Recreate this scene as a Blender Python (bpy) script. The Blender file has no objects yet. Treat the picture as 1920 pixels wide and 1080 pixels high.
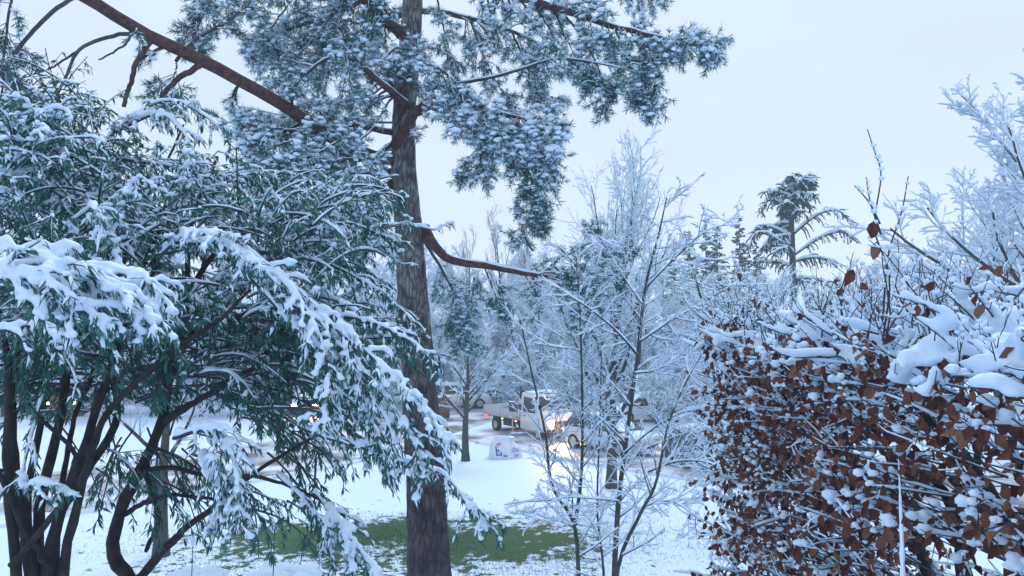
import bpy, math, random
import numpy as np
from mathutils import Vector, Matrix
rng = np.random.default_rng(7)
random.seed(7)
scene = bpy.context.scene
C = scene.collection
R_ = math.radians
# ------------------------------------------------------------------ camera, sky, sun, exposure
F = 1440.0; CAMZ = 5.5; PITCH = math.atan(60 / F)
cam = bpy.data.cameras.new('camera'); cam_o = bpy.data.objects.new('camera', cam); C.objects.link(cam_o)
cam.sensor_width = 36; cam.lens = 27; cam.clip_start = 0.05; cam.clip_end = 3000
cam_o.location = (0, 0, CAMZ); cam_o.rotation_euler = (math.pi / 2 + PITCH, 0, 0)
scene.camera = cam_o
SUN_EL, SUN_ROT = R_(52), R_(200)
w = bpy.data.worlds.new('World'); scene.world = w; w.use_nodes = True
nt = w.node_tree; nt.nodes.clear()
out = nt.nodes.new('ShaderNodeOutputWorld'); mix = nt.nodes.new('ShaderNodeMixShader')
b1 = nt.nodes.new('ShaderNodeBackground'); b2 = nt.nodes.new('ShaderNodeBackground')
sky = nt.nodes.new('ShaderNodeTexSky'); sky.sky_type = 'NISHITA'; sky.sun_disc = False
sky.sun_elevation = SUN_EL; sky.sun_rotation = SUN_ROT
b1.inputs['Strength'].default_value = 0.1
nt.links.new(sky.outputs[0], b1.inputs['Color'])
tc = nt.nodes.new('ShaderNodeTexCoord'); mp = nt.nodes.new('ShaderNodeMapping'); mp.inputs['Scale'].default_value = (1.2, 1.2, 4.5)
nz = nt.nodes.new('ShaderNodeTexNoise'); nz.inputs['Scale'].default_value = 1.6; nz.inputs['Detail'].default_value = 5
cr = nt.nodes.new('ShaderNodeValToRGB')
cr.color_ramp.elements[0].position = 0.3; cr.color_ramp.elements[0].color = (0.68, 0.815, 1.02, 1)
cr.color_ramp.elements[1].position = 0.7; cr.color_ramp.elements[1].color = (0.77, 0.885, 1.03, 1)
nt.links.new(tc.outputs['Generated'], mp.inputs[0]); nt.links.new(mp.outputs[0], nz.inputs['Vector'])
nt.links.new(nz.outputs[0], cr.inputs[0]); nt.links.new(cr.outputs[0], b2.inputs['Color'])
b2.inputs['Strength'].default_value = 0.95
mix.inputs[0].default_value = 0.92
nt.links.new(b1.outputs[0], mix.inputs[1]); nt.links.new(b2.outputs[0], mix.inputs[2]); nt.links.new(mix.outputs[0], out.inputs[0])
sl = bpy.data.lights.new('sun', 'SUN'); sl.energy = 1.5; sl.angle = R_(25); sl.color = (0.78, 0.87, 1.0)
so = bpy.data.objects.new('sun', sl); C.objects.link(so); so.location = (0, 0, 60)
so.rotation_euler = (R_(90) - SUN_EL, 0, R_(180) - SUN_ROT + R_(180))
vs = scene.view_settings; vs.view_transform = 'Standard'; vs.look = 'None'; vs.gamma = 1; vs.exposure = 0.18
scene.render.engine = 'CYCLES'; scene.cycles.volume_bounces = 2

# ------------------------------------------------------------------ helpers
def at(px, py, Y):
    dx = (px - 960) / F; dz = -(py - 540) / F
    c, s = math.cos(PITCH), math.sin(PITCH)
    fy = c - s * dz; fz = s + c * dz
    t = Y / fy
    return np.array([dx * t, Y, CAMZ + fz * t])
def gz(x, y):
    t = np.clip((14 - np.asarray(y, float)) / 10, 0, 1)
    return 1.8 * t * t * (3 - 2 * t)
def ground_at(px, py):
    dx = (px - 960) / F; dz = -(py - 540) / F
    c, s = math.cos(PITCH), math.sin(PITCH)
    t = -CAMZ / (s + c * dz)
    return np.array([dx * t, (c - s * dz) * t, 0.0])
def smooth_path(pts, n):
    P = np.array(pts, float); m = len(P)
    Q = np.vstack([2 * P[0] - P[1], P, 2 * P[-1] - P[-2]])
    u = np.linspace(0, m - 1 - 1e-6, n); i = u.astype(int); f = (u - i)[:, None]
    p0, p1, p2, p3 = Q[i], Q[i + 1], Q[i + 2], Q[i + 3]
    return 0.5 * (2 * p1 + (p2 - p0) * f + (2 * p0 - 5 * p1 + 4 * p2 - p3) * f**2 + (3 * p1 - p0 - 3 * p2 + p3) * f**3)
def pix_path(pts, n):
    return smooth_path([at(*p) for p in pts], n)
def norm(v):
    return v / (np.linalg.norm(v, axis=-1, keepdims=True) + 1e-9)
class Acc:
    def __init__(s): s.v = []; s.q = []; s.t = []; s.n = 0
    def add(s, v, q=None, t=None):
        v = np.asarray(v, float).reshape(-1, 3)
        if q is not None and len(q): s.q.append(np.asarray(q, np.int64).reshape(-1, 4) + s.n)
        if t is not None and len(t): s.t.append(np.asarray(t, np.int64).reshape(-1, 3) + s.n)
        s.v.append(v); s.n += len(v)
    def mesh(s, name, off=(0, 0, 0), smooth=True):
        me = bpy.data.meshes.new(name)
        if not s.n: return me
        v = np.concatenate(s.v) - np.asarray(off, float)
        q = np.concatenate(s.q) if s.q else np.zeros((0, 4), np.int64)
        t = np.concatenate(s.t) if s.t else np.zeros((0, 3), np.int64)
        me.vertices.add(len(v)); me.vertices.foreach_set('co', v.astype(np.float32).ravel())
        loops = np.concatenate([q.ravel(), t.ravel()])
        me.loops.add(len(loops)); me.loops.foreach_set('vertex_index', loops.astype(np.int32))
        tot = np.concatenate([np.full(len(q), 4), np.full(len(t), 3)]).astype(np.int32)
        st = np.concatenate([[0], np.cumsum(tot)[:-1]]).astype(np.int32)
        me.polygons.add(len(tot)); me.polygons.foreach_set('loop_start', st); me.polygons.foreach_set('loop_total', tot)
        me.polygons.foreach_set('use_smooth', np.full(len(tot), smooth))
        me.update(calc_edges=True); return me
def frames(P):
    T = norm(np.gradient(P, axis=-2))
    up = np.array([0, 0, 1.0]) + 0.001
    side = np.cross(T, up); side = norm(side + 1e-6)
    u2 = np.cross(side, T)
    return T, side, u2
def ring_faces(m, n, k):
    a = np.arange(m)[:, None, None] * n * k + np.arange(n - 1)[None, :, None] * k
    j = np.arange(k)[None, None, :]; j2 = (j + 1) % k
    return np.stack([a + j, a + j2, a + k + j2, a + k + j], -1).reshape(-1, 4)
def tubes(acc, P, R, k=4):
    P = np.asarray(P, float); R = np.asarray(R, float)
    if P.ndim == 2: P = P[None]; R = R[None]
    m, n, _ = P.shape
    T = norm(np.gradient(P, axis=1)); ax = np.argmin(np.abs(T).max(1), 1); ref = np.eye(3)[ax][:, None] + 0.01
    S = norm(np.cross(T, np.broadcast_to(ref, T.shape))); U = np.cross(S, T)
    th = np.arange(k) / k * 2 * math.pi
    V = P[:, :, None] + R[:, :, None, None] * (S[:, :, None] * np.cos(th)[:, None] + U[:, :, None] * np.sin(th)[:, None])
    acc.add(V, ring_faces(m, n, k))
def snow_tubes(acc, P, R, base, kr, k=4, lump=0.5, rise=0.55, gap=0.0, closed=False, endf=0.4):
    P = np.asarray(P, float); R = np.asarray(R, float)
    if P.ndim == 2: P = P[None]; R = R[None]
    m, n, _ = P.shape
    T, S, U = frames(P)
    h = np.sqrt(np.clip(1 - T[..., 2]**2, 0, 1))
    b = np.asarray(base, float)
    if b.ndim == 1: b = b[:, None]
    s = (b + kr * R) * h * (1 + lump * rng.uniform(-1, 1, (m, n)))
    if gap: s *= (rng.random((m, n)) > gap)
    s[:, 0] *= 0.6; s[:, -1] *= endf
    C0 = P + np.array([0, 0, 1.0]) * (R * 0.6 + s * rise)[..., None]
    if closed:
        e0 = C0[:, :1] - T[:, :1] * s[:, :1, None] * 0.8; e1 = C0[:, -1:] + T[:, -1:] * s[:, -1:, None] * 0.8
        C0 = np.concatenate([e0, C0, e1], 1); z = s[:, :1] * 0.02; s = np.concatenate([z, s, z], 1)
        S = np.concatenate([S[:, :1], S, S[:, -1:]], 1); U = np.concatenate([U[:, :1], U, U[:, -1:]], 1); n += 2
    th = np.arange(k) / k * 2 * math.pi + math.pi / 4
    V = C0[:, :, None] + s[:, :, None, None] * (S[:, :, None] * np.cos(th)[:, None] + 0.85 * U[:, :, None] * np.sin(th)[:, None])
    acc.add(V, ring_faces(m, n, k))
def kids(P, R, k, tmin, tmax, ang, length, up, wig, npts, rfac, rmin, angvar=0.3, tip=0.55, flat=0.0, absl=False):
    P = np.asarray(P, float); R = np.asarray(R, float)
    if P.ndim == 2: P = P[None]; R = R[None]
    m, n, _ = P.shape; N = m * k
    idx = np.repeat(np.arange(m), k)
    t = (np.tile((np.arange(k) + 0.5) / k, m) + rng.uniform(-0.5, 0.5, N) / k) * (tmax - tmin) + tmin
    f = np.clip(t * (n - 1), 0, n - 1.001); i = f.astype(int); fr = (f - i)[:, None]
    base = P[idx, i] * (1 - fr) + P[idx, i + 1] * fr
    tang = norm(P[idx, i + 1] - P[idx, i])
    r0 = (R[idx, i] * (1 - fr[:, 0]) + R[idx, i + 1] * fr[:, 0]) * rfac
    v = rng.normal(size=(N, 3)); v[:, 2] *= (1 - flat)
    v -= (v * tang).sum(1, keepdims=True) * tang; v = norm(v)
    a = (ang + angvar * rng.uniform(-1, 1, N))[:, None]
    d = np.cos(a) * tang + np.sin(a) * v
    plen = np.linalg.norm(np.diff(P, axis=1), axis=2).sum(1)[idx]
    L = (length if absl else length * plen) * (1 - tip * t) * rng.uniform(0.65, 1.2, N)
    st = (L / (npts - 1))[:, None]
    pts = [base]; cur = norm(d)
    for j in range(npts - 1):
        cur = norm(cur + np.array([0, 0, up]) + wig * rng.normal(size=(N, 3)))
        pts.append(pts[-1] + cur * st)
    Q = np.stack(pts, 1)
    rr = np.maximum(r0, rmin)[:, None] * np.linspace(1, 0.35, npts)[None]
    return Q, np.maximum(rr, rmin * 0.6)
def inst(acc, tv, pos, mats, q=None, t=None):
    tv = np.asarray(tv, float); N = len(pos); K = len(tv)
    if not N: return
    V = np.einsum('nij,kj->nki', mats, tv) + np.asarray(pos)[:, None]
    o = (np.arange(N) * K)[:, None, None]
    acc.add(V, None if q is None else (np.asarray(q)[None] + o).reshape(-1, 4), None if t is None else (np.asarray(t)[None] + o).reshape(-1, 3))
def basis(y, z):
    y = norm(np.asarray(y, float)); x = norm(np.cross(y, z)); z2 = np.cross(x, y)
    return np.stack([x, y, z2], -1)
_ph = (1 + 5**.5) / 2
ICO_V = norm(np.array([(-1, _ph, 0), (1, _ph, 0), (-1, -_ph, 0), (1, -_ph, 0), (0, -1, _ph), (0, 1, _ph), (0, -1, -_ph), (0, 1, -_ph), (_ph, 0, -1), (_ph, 0, 1), (-_ph, 0, -1), (-_ph, 0, 1)], float))
ICO_T = np.array([(0,11,5),(0,5,1),(0,1,7),(0,7,10),(0,10,11),(1,5,9),(5,11,4),(11,10,2),(10,7,6),(7,1,8),(3,9,4),(3,4,2),(3,2,6),(3,6,8),(3,8,9),(4,9,5),(2,4,11),(6,2,10),(8,6,7),(9,8,1)])
def subdiv(v, t):
    v = [tuple(x) for x in v]; c = {}; o = []
    def mid(a, b):
        key = (min(a, b), max(a, b))
        if key not in c:
            p = norm(np.array(v[a]) + np.array(v[b])); v.append(tuple(p)); c[key] = len(v) - 1
        return c[key]
    for a, b, d in t:
        x, y, z = mid(a, b), mid(b, d), mid(d, a); o += [(a, x, z), (b, y, x), (d, z, y), (x, y, z)]
    return np.array(v), np.array(o)
ICO2_V, ICO2_T = subdiv(ICO_V, ICO_T)
def blobs(acc, pos, size, fine=False, flat=0.6, lump=0.25):
    N = len(pos)
    if not N: return
    tv, tt = (ICO2_V, ICO2_T) if fine else (ICO_V, ICO_T)
    sc = np.asarray(size, float) * np.ones(N)
    a = rng.uniform(0, 6.28, N); ex = rng.uniform(0.75, 1.35, N)
    M = np.zeros((N, 3, 3)); c, s = np.cos(a), np.sin(a)
    M[:, 0, 0] = c * ex; M[:, 0, 1] = -s; M[:, 1, 0] = s * ex; M[:, 1, 1] = c; M[:, 2, 2] = flat
    M *= sc[:, None, None]
    K = len(tv)
    V = np.einsum('nij,nkj->nki', M, tv[None] * (1 + lump * rng.uniform(-1, 1, (N, K, 1)))) + np.asarray(pos)[:, None]
    acc.add(V, None, (tt[None] + (np.arange(N) * K)[:, None, None]).reshape(-1, 3))

# ---- materials
def mat(name, col, rough=0.8, col2=None, scale=8, bump=0.0, bscale=30, spec=0.3, detail=4, emit=None, es=0, metal=0, trans=0, stretch=None, lo=.35, hi=.65):
    m = bpy.data.materials.new(name); m.use_nodes = True
    t = m.node_tree; b = t.nodes['Principled BSDF']
    b.inputs['Base Color'].default_value = (*col, 1); b.inputs['Roughness'].default_value = rough
    b.inputs['Specular IOR Level'].default_value = spec; b.inputs['Metallic'].default_value = metal
    tcn = t.nodes.new('ShaderNodeTexCoord'); src = tcn.outputs['Object']
    if stretch:
        mpn = t.nodes.new('ShaderNodeMapping'); mpn.inputs['Scale'].default_value = stretch
        t.links.new(src, mpn.inputs[0]); src = mpn.outputs[0]
    if col2 is not None:
        n = t.nodes.new('ShaderNodeTexNoise'); n.inputs['Scale'].default_value = scale; n.inputs['Detail'].default_value = detail
        r = t.nodes.new('ShaderNodeValToRGB'); r.color_ramp.elements[0].position = lo; r.color_ramp.elements[1].position = hi
        r.color_ramp.elements[0].color = (*col, 1); r.color_ramp.elements[1].color = (*col2, 1)
        t.links.new(src, n.inputs['Vector']); t.links.new(n.outputs[0], r.inputs[0]); t.links.new(r.outputs[0], b.inputs['Base Color'])
    if bump:
        n2 = t.nodes.new('ShaderNodeTexNoise'); n2.inputs['Scale'].default_value = bscale; n2.inputs['Detail'].default_value = 5
        bp = t.nodes.new('ShaderNodeBump'); bp.inputs['Strength'].default_value = bump; bp.inputs['Distance'].default_value = 0.02
        t.links.new(src, n2.inputs['Vector']); t.links.new(n2.outputs[0], bp.inputs['Height']); t.links.new(bp.outputs[0], b.inputs['Normal'])
    if emit:
        b.inputs['Emission Color'].default_value = (*emit, 1); b.inputs['Emission Strength'].default_value = es
    if trans: b.inputs['Transmission Weight'].default_value = trans
    return m
SNOW = mat('snow', (0.67, 0.825, 0.985), 0.7, (0.72, 0.855, 0.99), 3, 0.35, 40, 0.2)
SNOW_FAR = mat('snow_far', (0.72, 0.865, 0.995), 0.8)
BARK = mat('bark_dark', (0.016, 0.018, 0.023), 0.9, (0.040, 0.036, 0.038), 14, 0.6, 40)
BARK_G = mat('bark_green', (0.035, 0.045, 0.045), 0.9, (0.075, 0.08, 0.07), 12, 0.6, 40)
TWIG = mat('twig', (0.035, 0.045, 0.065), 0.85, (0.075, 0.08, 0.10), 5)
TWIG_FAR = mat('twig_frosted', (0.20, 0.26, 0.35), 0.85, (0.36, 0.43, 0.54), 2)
LIMB = mat('pine_limb_bark', (0.038, 0.026, 0.032), 0.9, (0.115, 0.058, 0.056), 16, 0.6, 25)
NEEDLE = mat('needles', (0.010, 0.095, 0.10), 0.6, (0.04, 0.18, 0.17), 2.5)
SPRUCE = mat('spruce_needles', (0.014, 0.06, 0.068), 0.7, (0.035, 0.10, 0.10), 3)
LEAFG = mat('evergreen_leaf', (0.008, 0.08, 0.078), 0.45, (0.028, 0.15, 0.125), 6, spec=0.4)
BEECH = mat('beech_leaf', (0.05, 0.014, 0.018), 0.65, (0.21, 0.075, 0.05), 7, 0.3, 60, detail=5, lo=.33, hi=.72)
GRASS = mat('grass_blades', (0.03, 0.08, 0.03), 0.7, (0.08, 0.115, 0.045), 2)
def per_leaf(m, stops):
    t = m.node_tree; b = t.nodes['Principled BSDF']; g_ = t.nodes.new('ShaderNodeNewGeometry'); oi = t.nodes.new('ShaderNodeObjectInfo')
    ad = t.nodes.new('ShaderNodeMath'); ad.operation = 'ADD'; fr = t.nodes.new('ShaderNodeMath'); fr.operation = 'FRACT'
    t.links.new(g_.outputs['Random Per Island'], ad.inputs[0]); t.links.new(oi.outputs['Random'], ad.inputs[1]); t.links.new(ad.outputs[0], fr.inputs[0])
    r = t.nodes.new('ShaderNodeValToRGB'); r.color_ramp.elements[0].color = (*stops[0], 1); r.color_ramp.elements[1].color = (*stops[-1], 1)
    for i, c in enumerate(stops[1:-1]): e = r.color_ramp.elements.new((i + 1) / (len(stops) - 1)); e.color = (*c, 1)
    t.links.new(fr.outputs[0], r.inputs[0])
    old = b.inputs['Base Color'].links[0].from_socket; mx = t.nodes.new('ShaderNodeMix'); mx.data_type = 'RGBA'; mx.inputs[0].default_value = 0.62
    t.links.new(old, mx.inputs[6]); t.links.new(r.outputs[0], mx.inputs[7]); t.links.new(mx.outputs[2], b.inputs['Base Color'])
per_leaf(BEECH, [(0.045, 0.014, 0.020), (0.075, 0.022, 0.024), (0.13, 0.042, 0.032), (0.21, 0.085, 0.05), (0.36, 0.19, 0.12)])
per_leaf(LEAFG, [(0.006, 0.06, 0.062), (0.012, 0.11, 0.10), (0.03, 0.17, 0.13), (0.05, 0.20, 0.12)])
# pine trunk bark: dark purplish below, grey-green lichen higher up, plated
def pine_bark():
    m = bpy.data.materials.new('pine_trunk_bark'); m.use_nodes = True; t = m.node_tree; b = t.nodes['Principled BSDF']; b.inputs['Roughness'].default_value = 0.9
    tcn = t.nodes.new('ShaderNodeTexCoord'); mpn = t.nodes.new('ShaderNodeMapping'); mpn.inputs['Scale'].default_value = (1, 1, 0.28)
    vo = t.nodes.new('ShaderNodeTexVoronoi'); vo.inputs['Scale'].default_value = 13; vo.feature = 'DISTANCE_TO_EDGE'
    nn = t.nodes.new('ShaderNodeTexNoise'); nn.inputs['Scale'].default_value = 5; nn.inputs['Detail'].default_value = 6
    t.links.new(tcn.outputs['Object'], mpn.inputs[0]); t.links.new(tcn.outputs['Object'], nn.inputs['Vector'])
    dn = t.nodes.new('ShaderNodeTexNoise'); dn.inputs['Scale'].default_value = 7; dn.inputs['Detail'].default_value = 4; t.links.new(mpn.outputs[0], dn.inputs['Vector'])
    dv = t.nodes.new('ShaderNodeVectorMath'); dv.operation = 'MULTIPLY_ADD'; dv.inputs[1].default_value = (.16, .16, .16); t.links.new(dn.outputs['Color'], dv.inputs[0]); t.links.new(mpn.outputs[0], dv.inputs[2]); t.links.new(dv.outputs[0], vo.inputs['Vector'])
    sp = t.nodes.new('ShaderNodeSeparateXYZ'); t.links.new(tcn.outputs['Object'], sp.inputs[0])
    mr = t.nodes.new('ShaderNodeMapRange'); mr.inputs[1].default_value = 3.6; mr.inputs[2].default_value = 6.6; t.links.new(sp.outputs['Z'], mr.inputs[0])
    r1 = t.nodes.new('ShaderNodeValToRGB'); r1.color_ramp.elements[0].color = (0.022, 0.018, 0.027, 1); r1.color_ramp.elements[1].color = (0.085, 0.062, 0.072, 1)
    r2 = t.nodes.new('ShaderNodeValToRGB'); r2.color_ramp.elements[0].color = (0.10, 0.09, 0.098, 1); r2.color_ramp.elements[1].color = (0.25, 0.26, 0.265, 1)
    for r in (r1, r2): r.color_ramp.elements[0].position = 0.38; r.color_ramp.elements[1].position = 0.64; t.links.new(nn.outputs[0], r.inputs[0])
    mx = t.nodes.new('ShaderNodeMix'); mx.data_type = 'RGBA'
    t.links.new(mr.outputs[0], mx.inputs[0]); t.links.new(r1.outputs[0], mx.inputs[6]); t.links.new(r2.outputs[0], mx.inputs[7]); ck = t.nodes.new('ShaderNodeMapRange'); ck.inputs[1].default_value = 0.0; ck.inputs[2].default_value = 0.10; ck.inputs[3].default_value = 0.55; ck.inputs[4].default_value = 1.0; t.links.new(vo.outputs['Distance'], ck.inputs[0])
    mm_ = t.nodes.new('ShaderNodeMix'); mm_.data_type = 'RGBA'; mm_.blend_type = 'MULTIPLY'; mm_.inputs[0].default_value = 1.0; t.links.new(mx.outputs[2], mm_.inputs[6]); t.links.new(ck.outputs[0], mm_.inputs[7]); t.links.new(mm_.outputs[2], b.inputs['Base Color'])
    vr = t.nodes.new('ShaderNodeMath'); vr.operation = 'MINIMUM'; vr.inputs[1].default_value = 0.12; t.links.new(vo.outputs['Distance'], vr.inputs[0])
    ad = t.nodes.new('ShaderNodeMath'); ad.operation = 'MULTIPLY_ADD'; ad.inputs[1].default_value = 5; t.links.new(vr.outputs[0], ad.inputs[0]); t.links.new(nn.outputs[0], ad.inputs[2])
    bp = t.nodes.new('ShaderNodeBump'); bp.inputs['Strength'].default_value = 1.0; bp.inputs['Distance'].default_value = 0.05
    t.links.new(ad.outputs[0], bp.inputs['Height']); t.links.new(bp.outputs[0], b.inputs['Normal'])
    return m
PINEBARK = pine_bark()

# ---- object makers
def put(o, parent=None):
    C.objects.link(o)
    if parent is not None: o.parent = parent
    return o
def root(name, loc, label, cat, group=None, rz=0):
    o = put(bpy.data.objects.new(name, None)); o.location = Vector([float(c) for c in loc]); o.rotation_euler = (0, 0, rz); o.empty_display_size = 0.2
    o['label'] = label; o['category'] = cat
    if group: o['group'] = group
    return o
def part(name, acc, m, parent, local=False, kind=None, smooth=True, label=None):
    off = (0, 0, 0) if local else np.array(parent.location)
    me = acc.mesh(name, off, smooth); me.materials.append(m)
    o = put(bpy.data.objects.new(name, me), parent)
    if kind: o['kind'] = kind
    if label: o['label'] = label
    return o
def struct(name, acc, m, smooth=True):
    me = acc.mesh(name, (0, 0, 0), smooth); me.materials.append(m)
    o = put(bpy.data.objects.new(name, me)); o['kind'] = 'structure'; return o
def copy_tree(o, parent=None):
    c = o.copy(); C.objects.link(c); c.parent = parent
    for ch in list(o.children): copy_tree(ch, c)
    return c

# ------------------------------------------------------------------ ground, road
def ground_material():
    m = bpy.data.materials.new('snowy_lawn'); m.use_nodes = True; t = m.node_tree; b = t.nodes['Principled BSDF']; b.inputs['Roughness'].default_value = 0.75; b.inputs['Specular IOR Level'].default_value = 0.2
    N = t.nodes.new; L = t.links.new
    tcn = N('ShaderNodeTexCoord'); P = tcn.outputs['Object']
    def ell(cx, cy, rx, ry):
        a = N('ShaderNodeVectorMath'); a.operation = 'SUBTRACT'; a.inputs[1].default_value = (cx, cy, 0); L(P, a.inputs[0])
        d = N('ShaderNodeVectorMath'); d.operation = 'DIVIDE'; d.inputs[1].default_value = (rx, ry, 1000); L(a.outputs[0], d.inputs[0])
        l = N('ShaderNodeVectorMath'); l.operation = 'LENGTH'; L(d.outputs[0], l.inputs[0]); return l.outputs['Value']
    def noise(sc, det=5, rough=0.6):
        n = N('ShaderNodeTexNoise'); n.inputs['Scale'].default_value = sc; n.inputs['Detail'].default_value = det; n.inputs['Roughness'].default_value = rough; L(P, n.inputs['Vector']); return n.outputs[0]
    def math_(op, a, bb, cc=None):
        n = N('ShaderNodeMath'); n.operation = op
        for k, x in enumerate((a, bb, cc)):
            if x is None: continue
            if hasattr(x, 'links'): L(x, n.inputs[k])
            else: n.inputs[k].default_value = x
        return n.outputs[0]
    e1 = ell(-0.5, 19.3, 2.3, 1.8); e2 = ell(-5.3, 19.6, 2.3, 1.2); e3 = ell(-2.9, 20.3, 2.6, 1.3); e4 = ell(-3.4, 17.6, 6.8, 5.2)
    core = math_('MINIMUM', math_('MINIMUM', e1, e2), e3)
    big = noise(0.9, 4); fine = noise(3.6, 9, 0.72)
    # bare = 1 where grass shows
    v1 = math_('ADD', core, math_('MULTIPLY', math_('SUBTRACT', big, 0.5), 2.4)); v1 = math_('ADD', v1, math_('MULTIPLY', math_('SUBTRACT', fine, 0.5), 2.2))
    k1 = N('ShaderNodeMapRange'); k1.inputs[1].default_value = 1.12; k1.inputs[2].default_value = 0.86; L(v1, k1.inputs[0])
    v2 = math_('ADD', math_('MULTIPLY', e4, 0.42), math_('MULTIPLY', math_('SUBTRACT', fine, 0.5), 2.6)); v2 = math_('ADD', v2, math_('MULTIPLY', math_('SUBTRACT', big, 0.5), 0.8))
    k2 = N('ShaderNodeMapRange'); k2.inputs[1].default_value = 0.14; k2.inputs[2].default_value = 0.02; L(v2, k2.inputs[0])
    bare = math_('MAXIMUM', k1.outputs[0], k2.outputs[0])
    gr = N('ShaderNodeValToRGB'); gr.color_ramp.elements[0].position = 0.35; gr.color_ramp.elements[0].color = (0.026, 0.10, 0.035, 1); gr.color_ramp.elements[1].position = 0.68; gr.color_ramp.elements[1].color = (0.06, 0.10, 0.042, 1)
    L(noise(1.6, 5), gr.inputs[0])
    mx = N('ShaderNodeMix'); mx.data_type = 'RGBA'; L(bare, mx.inputs[0]); mx.inputs[6].default_value = (0.67, 0.80, 0.975, 1); L(gr.outputs[0], mx.inputs[7]); L(mx.outputs[2], b.inputs['Base Color'])
    h = math_('SUBTRACT', math_('MULTIPLY', noise(5, 6), 0.6), math_('MULTIPLY', bare, 0.5))
    bp = N('ShaderNodeBump'); bp.inputs['Strength'].default_value = 0.5; bp.inputs['Distance'].default_value = 0.06; L(h, bp.inputs['Height']); L(bp.outputs[0], b.inputs['Normal'])
    return m
a = Acc()
gx = np.sinh(np.linspace(-4.6, 4.6, 121)) * 9.0; gy = np.concatenate([np.linspace(-15, 60, 110), 60 + np.geomspace(1, 900, 40)])
X, Y = np.meshgrid(gx, gy); Z = gz(X, Y) + 0.03 * np.sin(X * 0.9 + 1) * np.sin(Y * 0.7) * (np.abs(X) < 60) * (Y < 24)
nx, ny = len(gx), len(gy); ii = (np.arange(ny - 1)[:, None] * nx + np.arange(nx - 1)[None]).ravel()
a.add(np.stack([X, Y, Z], -1), np.stack([ii, ii + 1, ii + nx + 1, ii + nx], -1))
struct('ground', a, ground_material())
ROADM = mat('slushy_road', (0.17, 0.165, 0.17), 0.8, (0.70, 0.76, 0.86), 0.6, 0.6, 6, 0.2, detail=9, lo=.40, hi=.62)
def strip(pts, width, z, side):
    P = smooth_path([(p[0], p[1], 0) for p in pts], 60); T = norm(np.gradient(P, axis=0)); Nn = np.stack([-T[:, 1], T[:, 0], 0 * T[:, 0]], -1) * side
    cols = np.linspace(0, width, 9)
    V = P[:, None] + Nn[:, None] * cols[None, :, None]; V[..., 2] = z
    a = Acc(); n = 9; i = (np.arange(59)[:, None] * n + np.arange(n - 1)[None]).ravel()
    a.add(V, np.stack([i, i + 1, i + n + 1, i + n], -1)); return a, P, Nn
right_edge = [(-3.2, 36.5), (-1.2, 34.3), (0.6, 32.4), (2.1, 30.4), (6.9, 26.0), (14, 19.5), (30, 5)]
left_edge = [(-30, 2), (-19, 14.5), (-12.5, 21.9), (-7.3, 28.2), (-4.4, 32.6), (-3.2, 36.5), (-1, 42), (3, 52)]
a, P1, N1 = strip(right_edge, 8.5, 0.008, 1); struct('road', a, ROADM)
a, P2, N2 = strip(left_edge, 6.5, 0.004, 1); struct('side_road', a, ROADM)
KERB = mat('kerb_stone_snow', (0.74, 0.81, 0.92), 0.8, (0.35, 0.36, 0.38), 3, 0.4, 20, lo=.55, hi=.75)
def kerb(P, off, N):
    a = Acc(); q = P + N * off; q[:, 2] = 0.04; V = []
    sec = [(-0.10, -0.05), (-0.09, 0.07), (0.0, 0.09), (0.09, 0.06), (0.11, -0.05)]
    for dx, dz in sec: V.append(q + N * dx + np.array([0, 0, dz]))
    V = np.stack(V, 1); n = 5; m = len(q); i = (np.arange(m - 1)[:, None] * n + np.arange(n - 1)[None]).ravel()
    a.add(V, np.stack([i, i + n, i + n + 1, i + 1], -1)); return a
struct('kerb', kerb(P1[8:], -0.08, N1[8:]), KERB); struct('kerb', kerb(P2[:44], -0.08, N2[:44]), KERB)
struct('kerb', kerb(P1[8:], 8.6, N1[8:]), KERB); struct('kerb', kerb(P2[:44], 6.6, N2[:44]), KERB)
# verge grass blades poking through the thin snow
a = Acc(); n = 30000
gp = np.stack([rng.normal(-2.6, 3.4, n), rng.normal(18.9, 1.7, n)], 1)
keep = (gp[:, 1] > 15.2) & (gp[:, 1] < 22.3); gp = gp[keep]; n = len(gp)
b0 = np.stack([gp[:, 0], gp[:, 1], gz(gp[:, 0], gp[:, 1]) - 0.005], -1)
hh = rng.uniform(0.02, 0.065, n); th = rng.uniform(0, 6.28, n); wd = np.stack([np.cos(th), np.sin(th), 0 * th], -1) * 0.006
tip = b0 + np.stack([rng.normal(0, 0.025, n), rng.normal(0, 0.025, n), hh], -1)
a.add(np.stack([b0 - wd, b0 + wd, tip], 1), None, np.arange(3 * n).reshape(-1, 3))
me = a.mesh('grass'); me.materials.append(GRASS); g = put(bpy.data.objects.new('grass', me)); g['kind'] = 'stuff'; g['label'] = 'green grass showing through thin snow under the pine'; g['category'] = 'grass'

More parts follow.
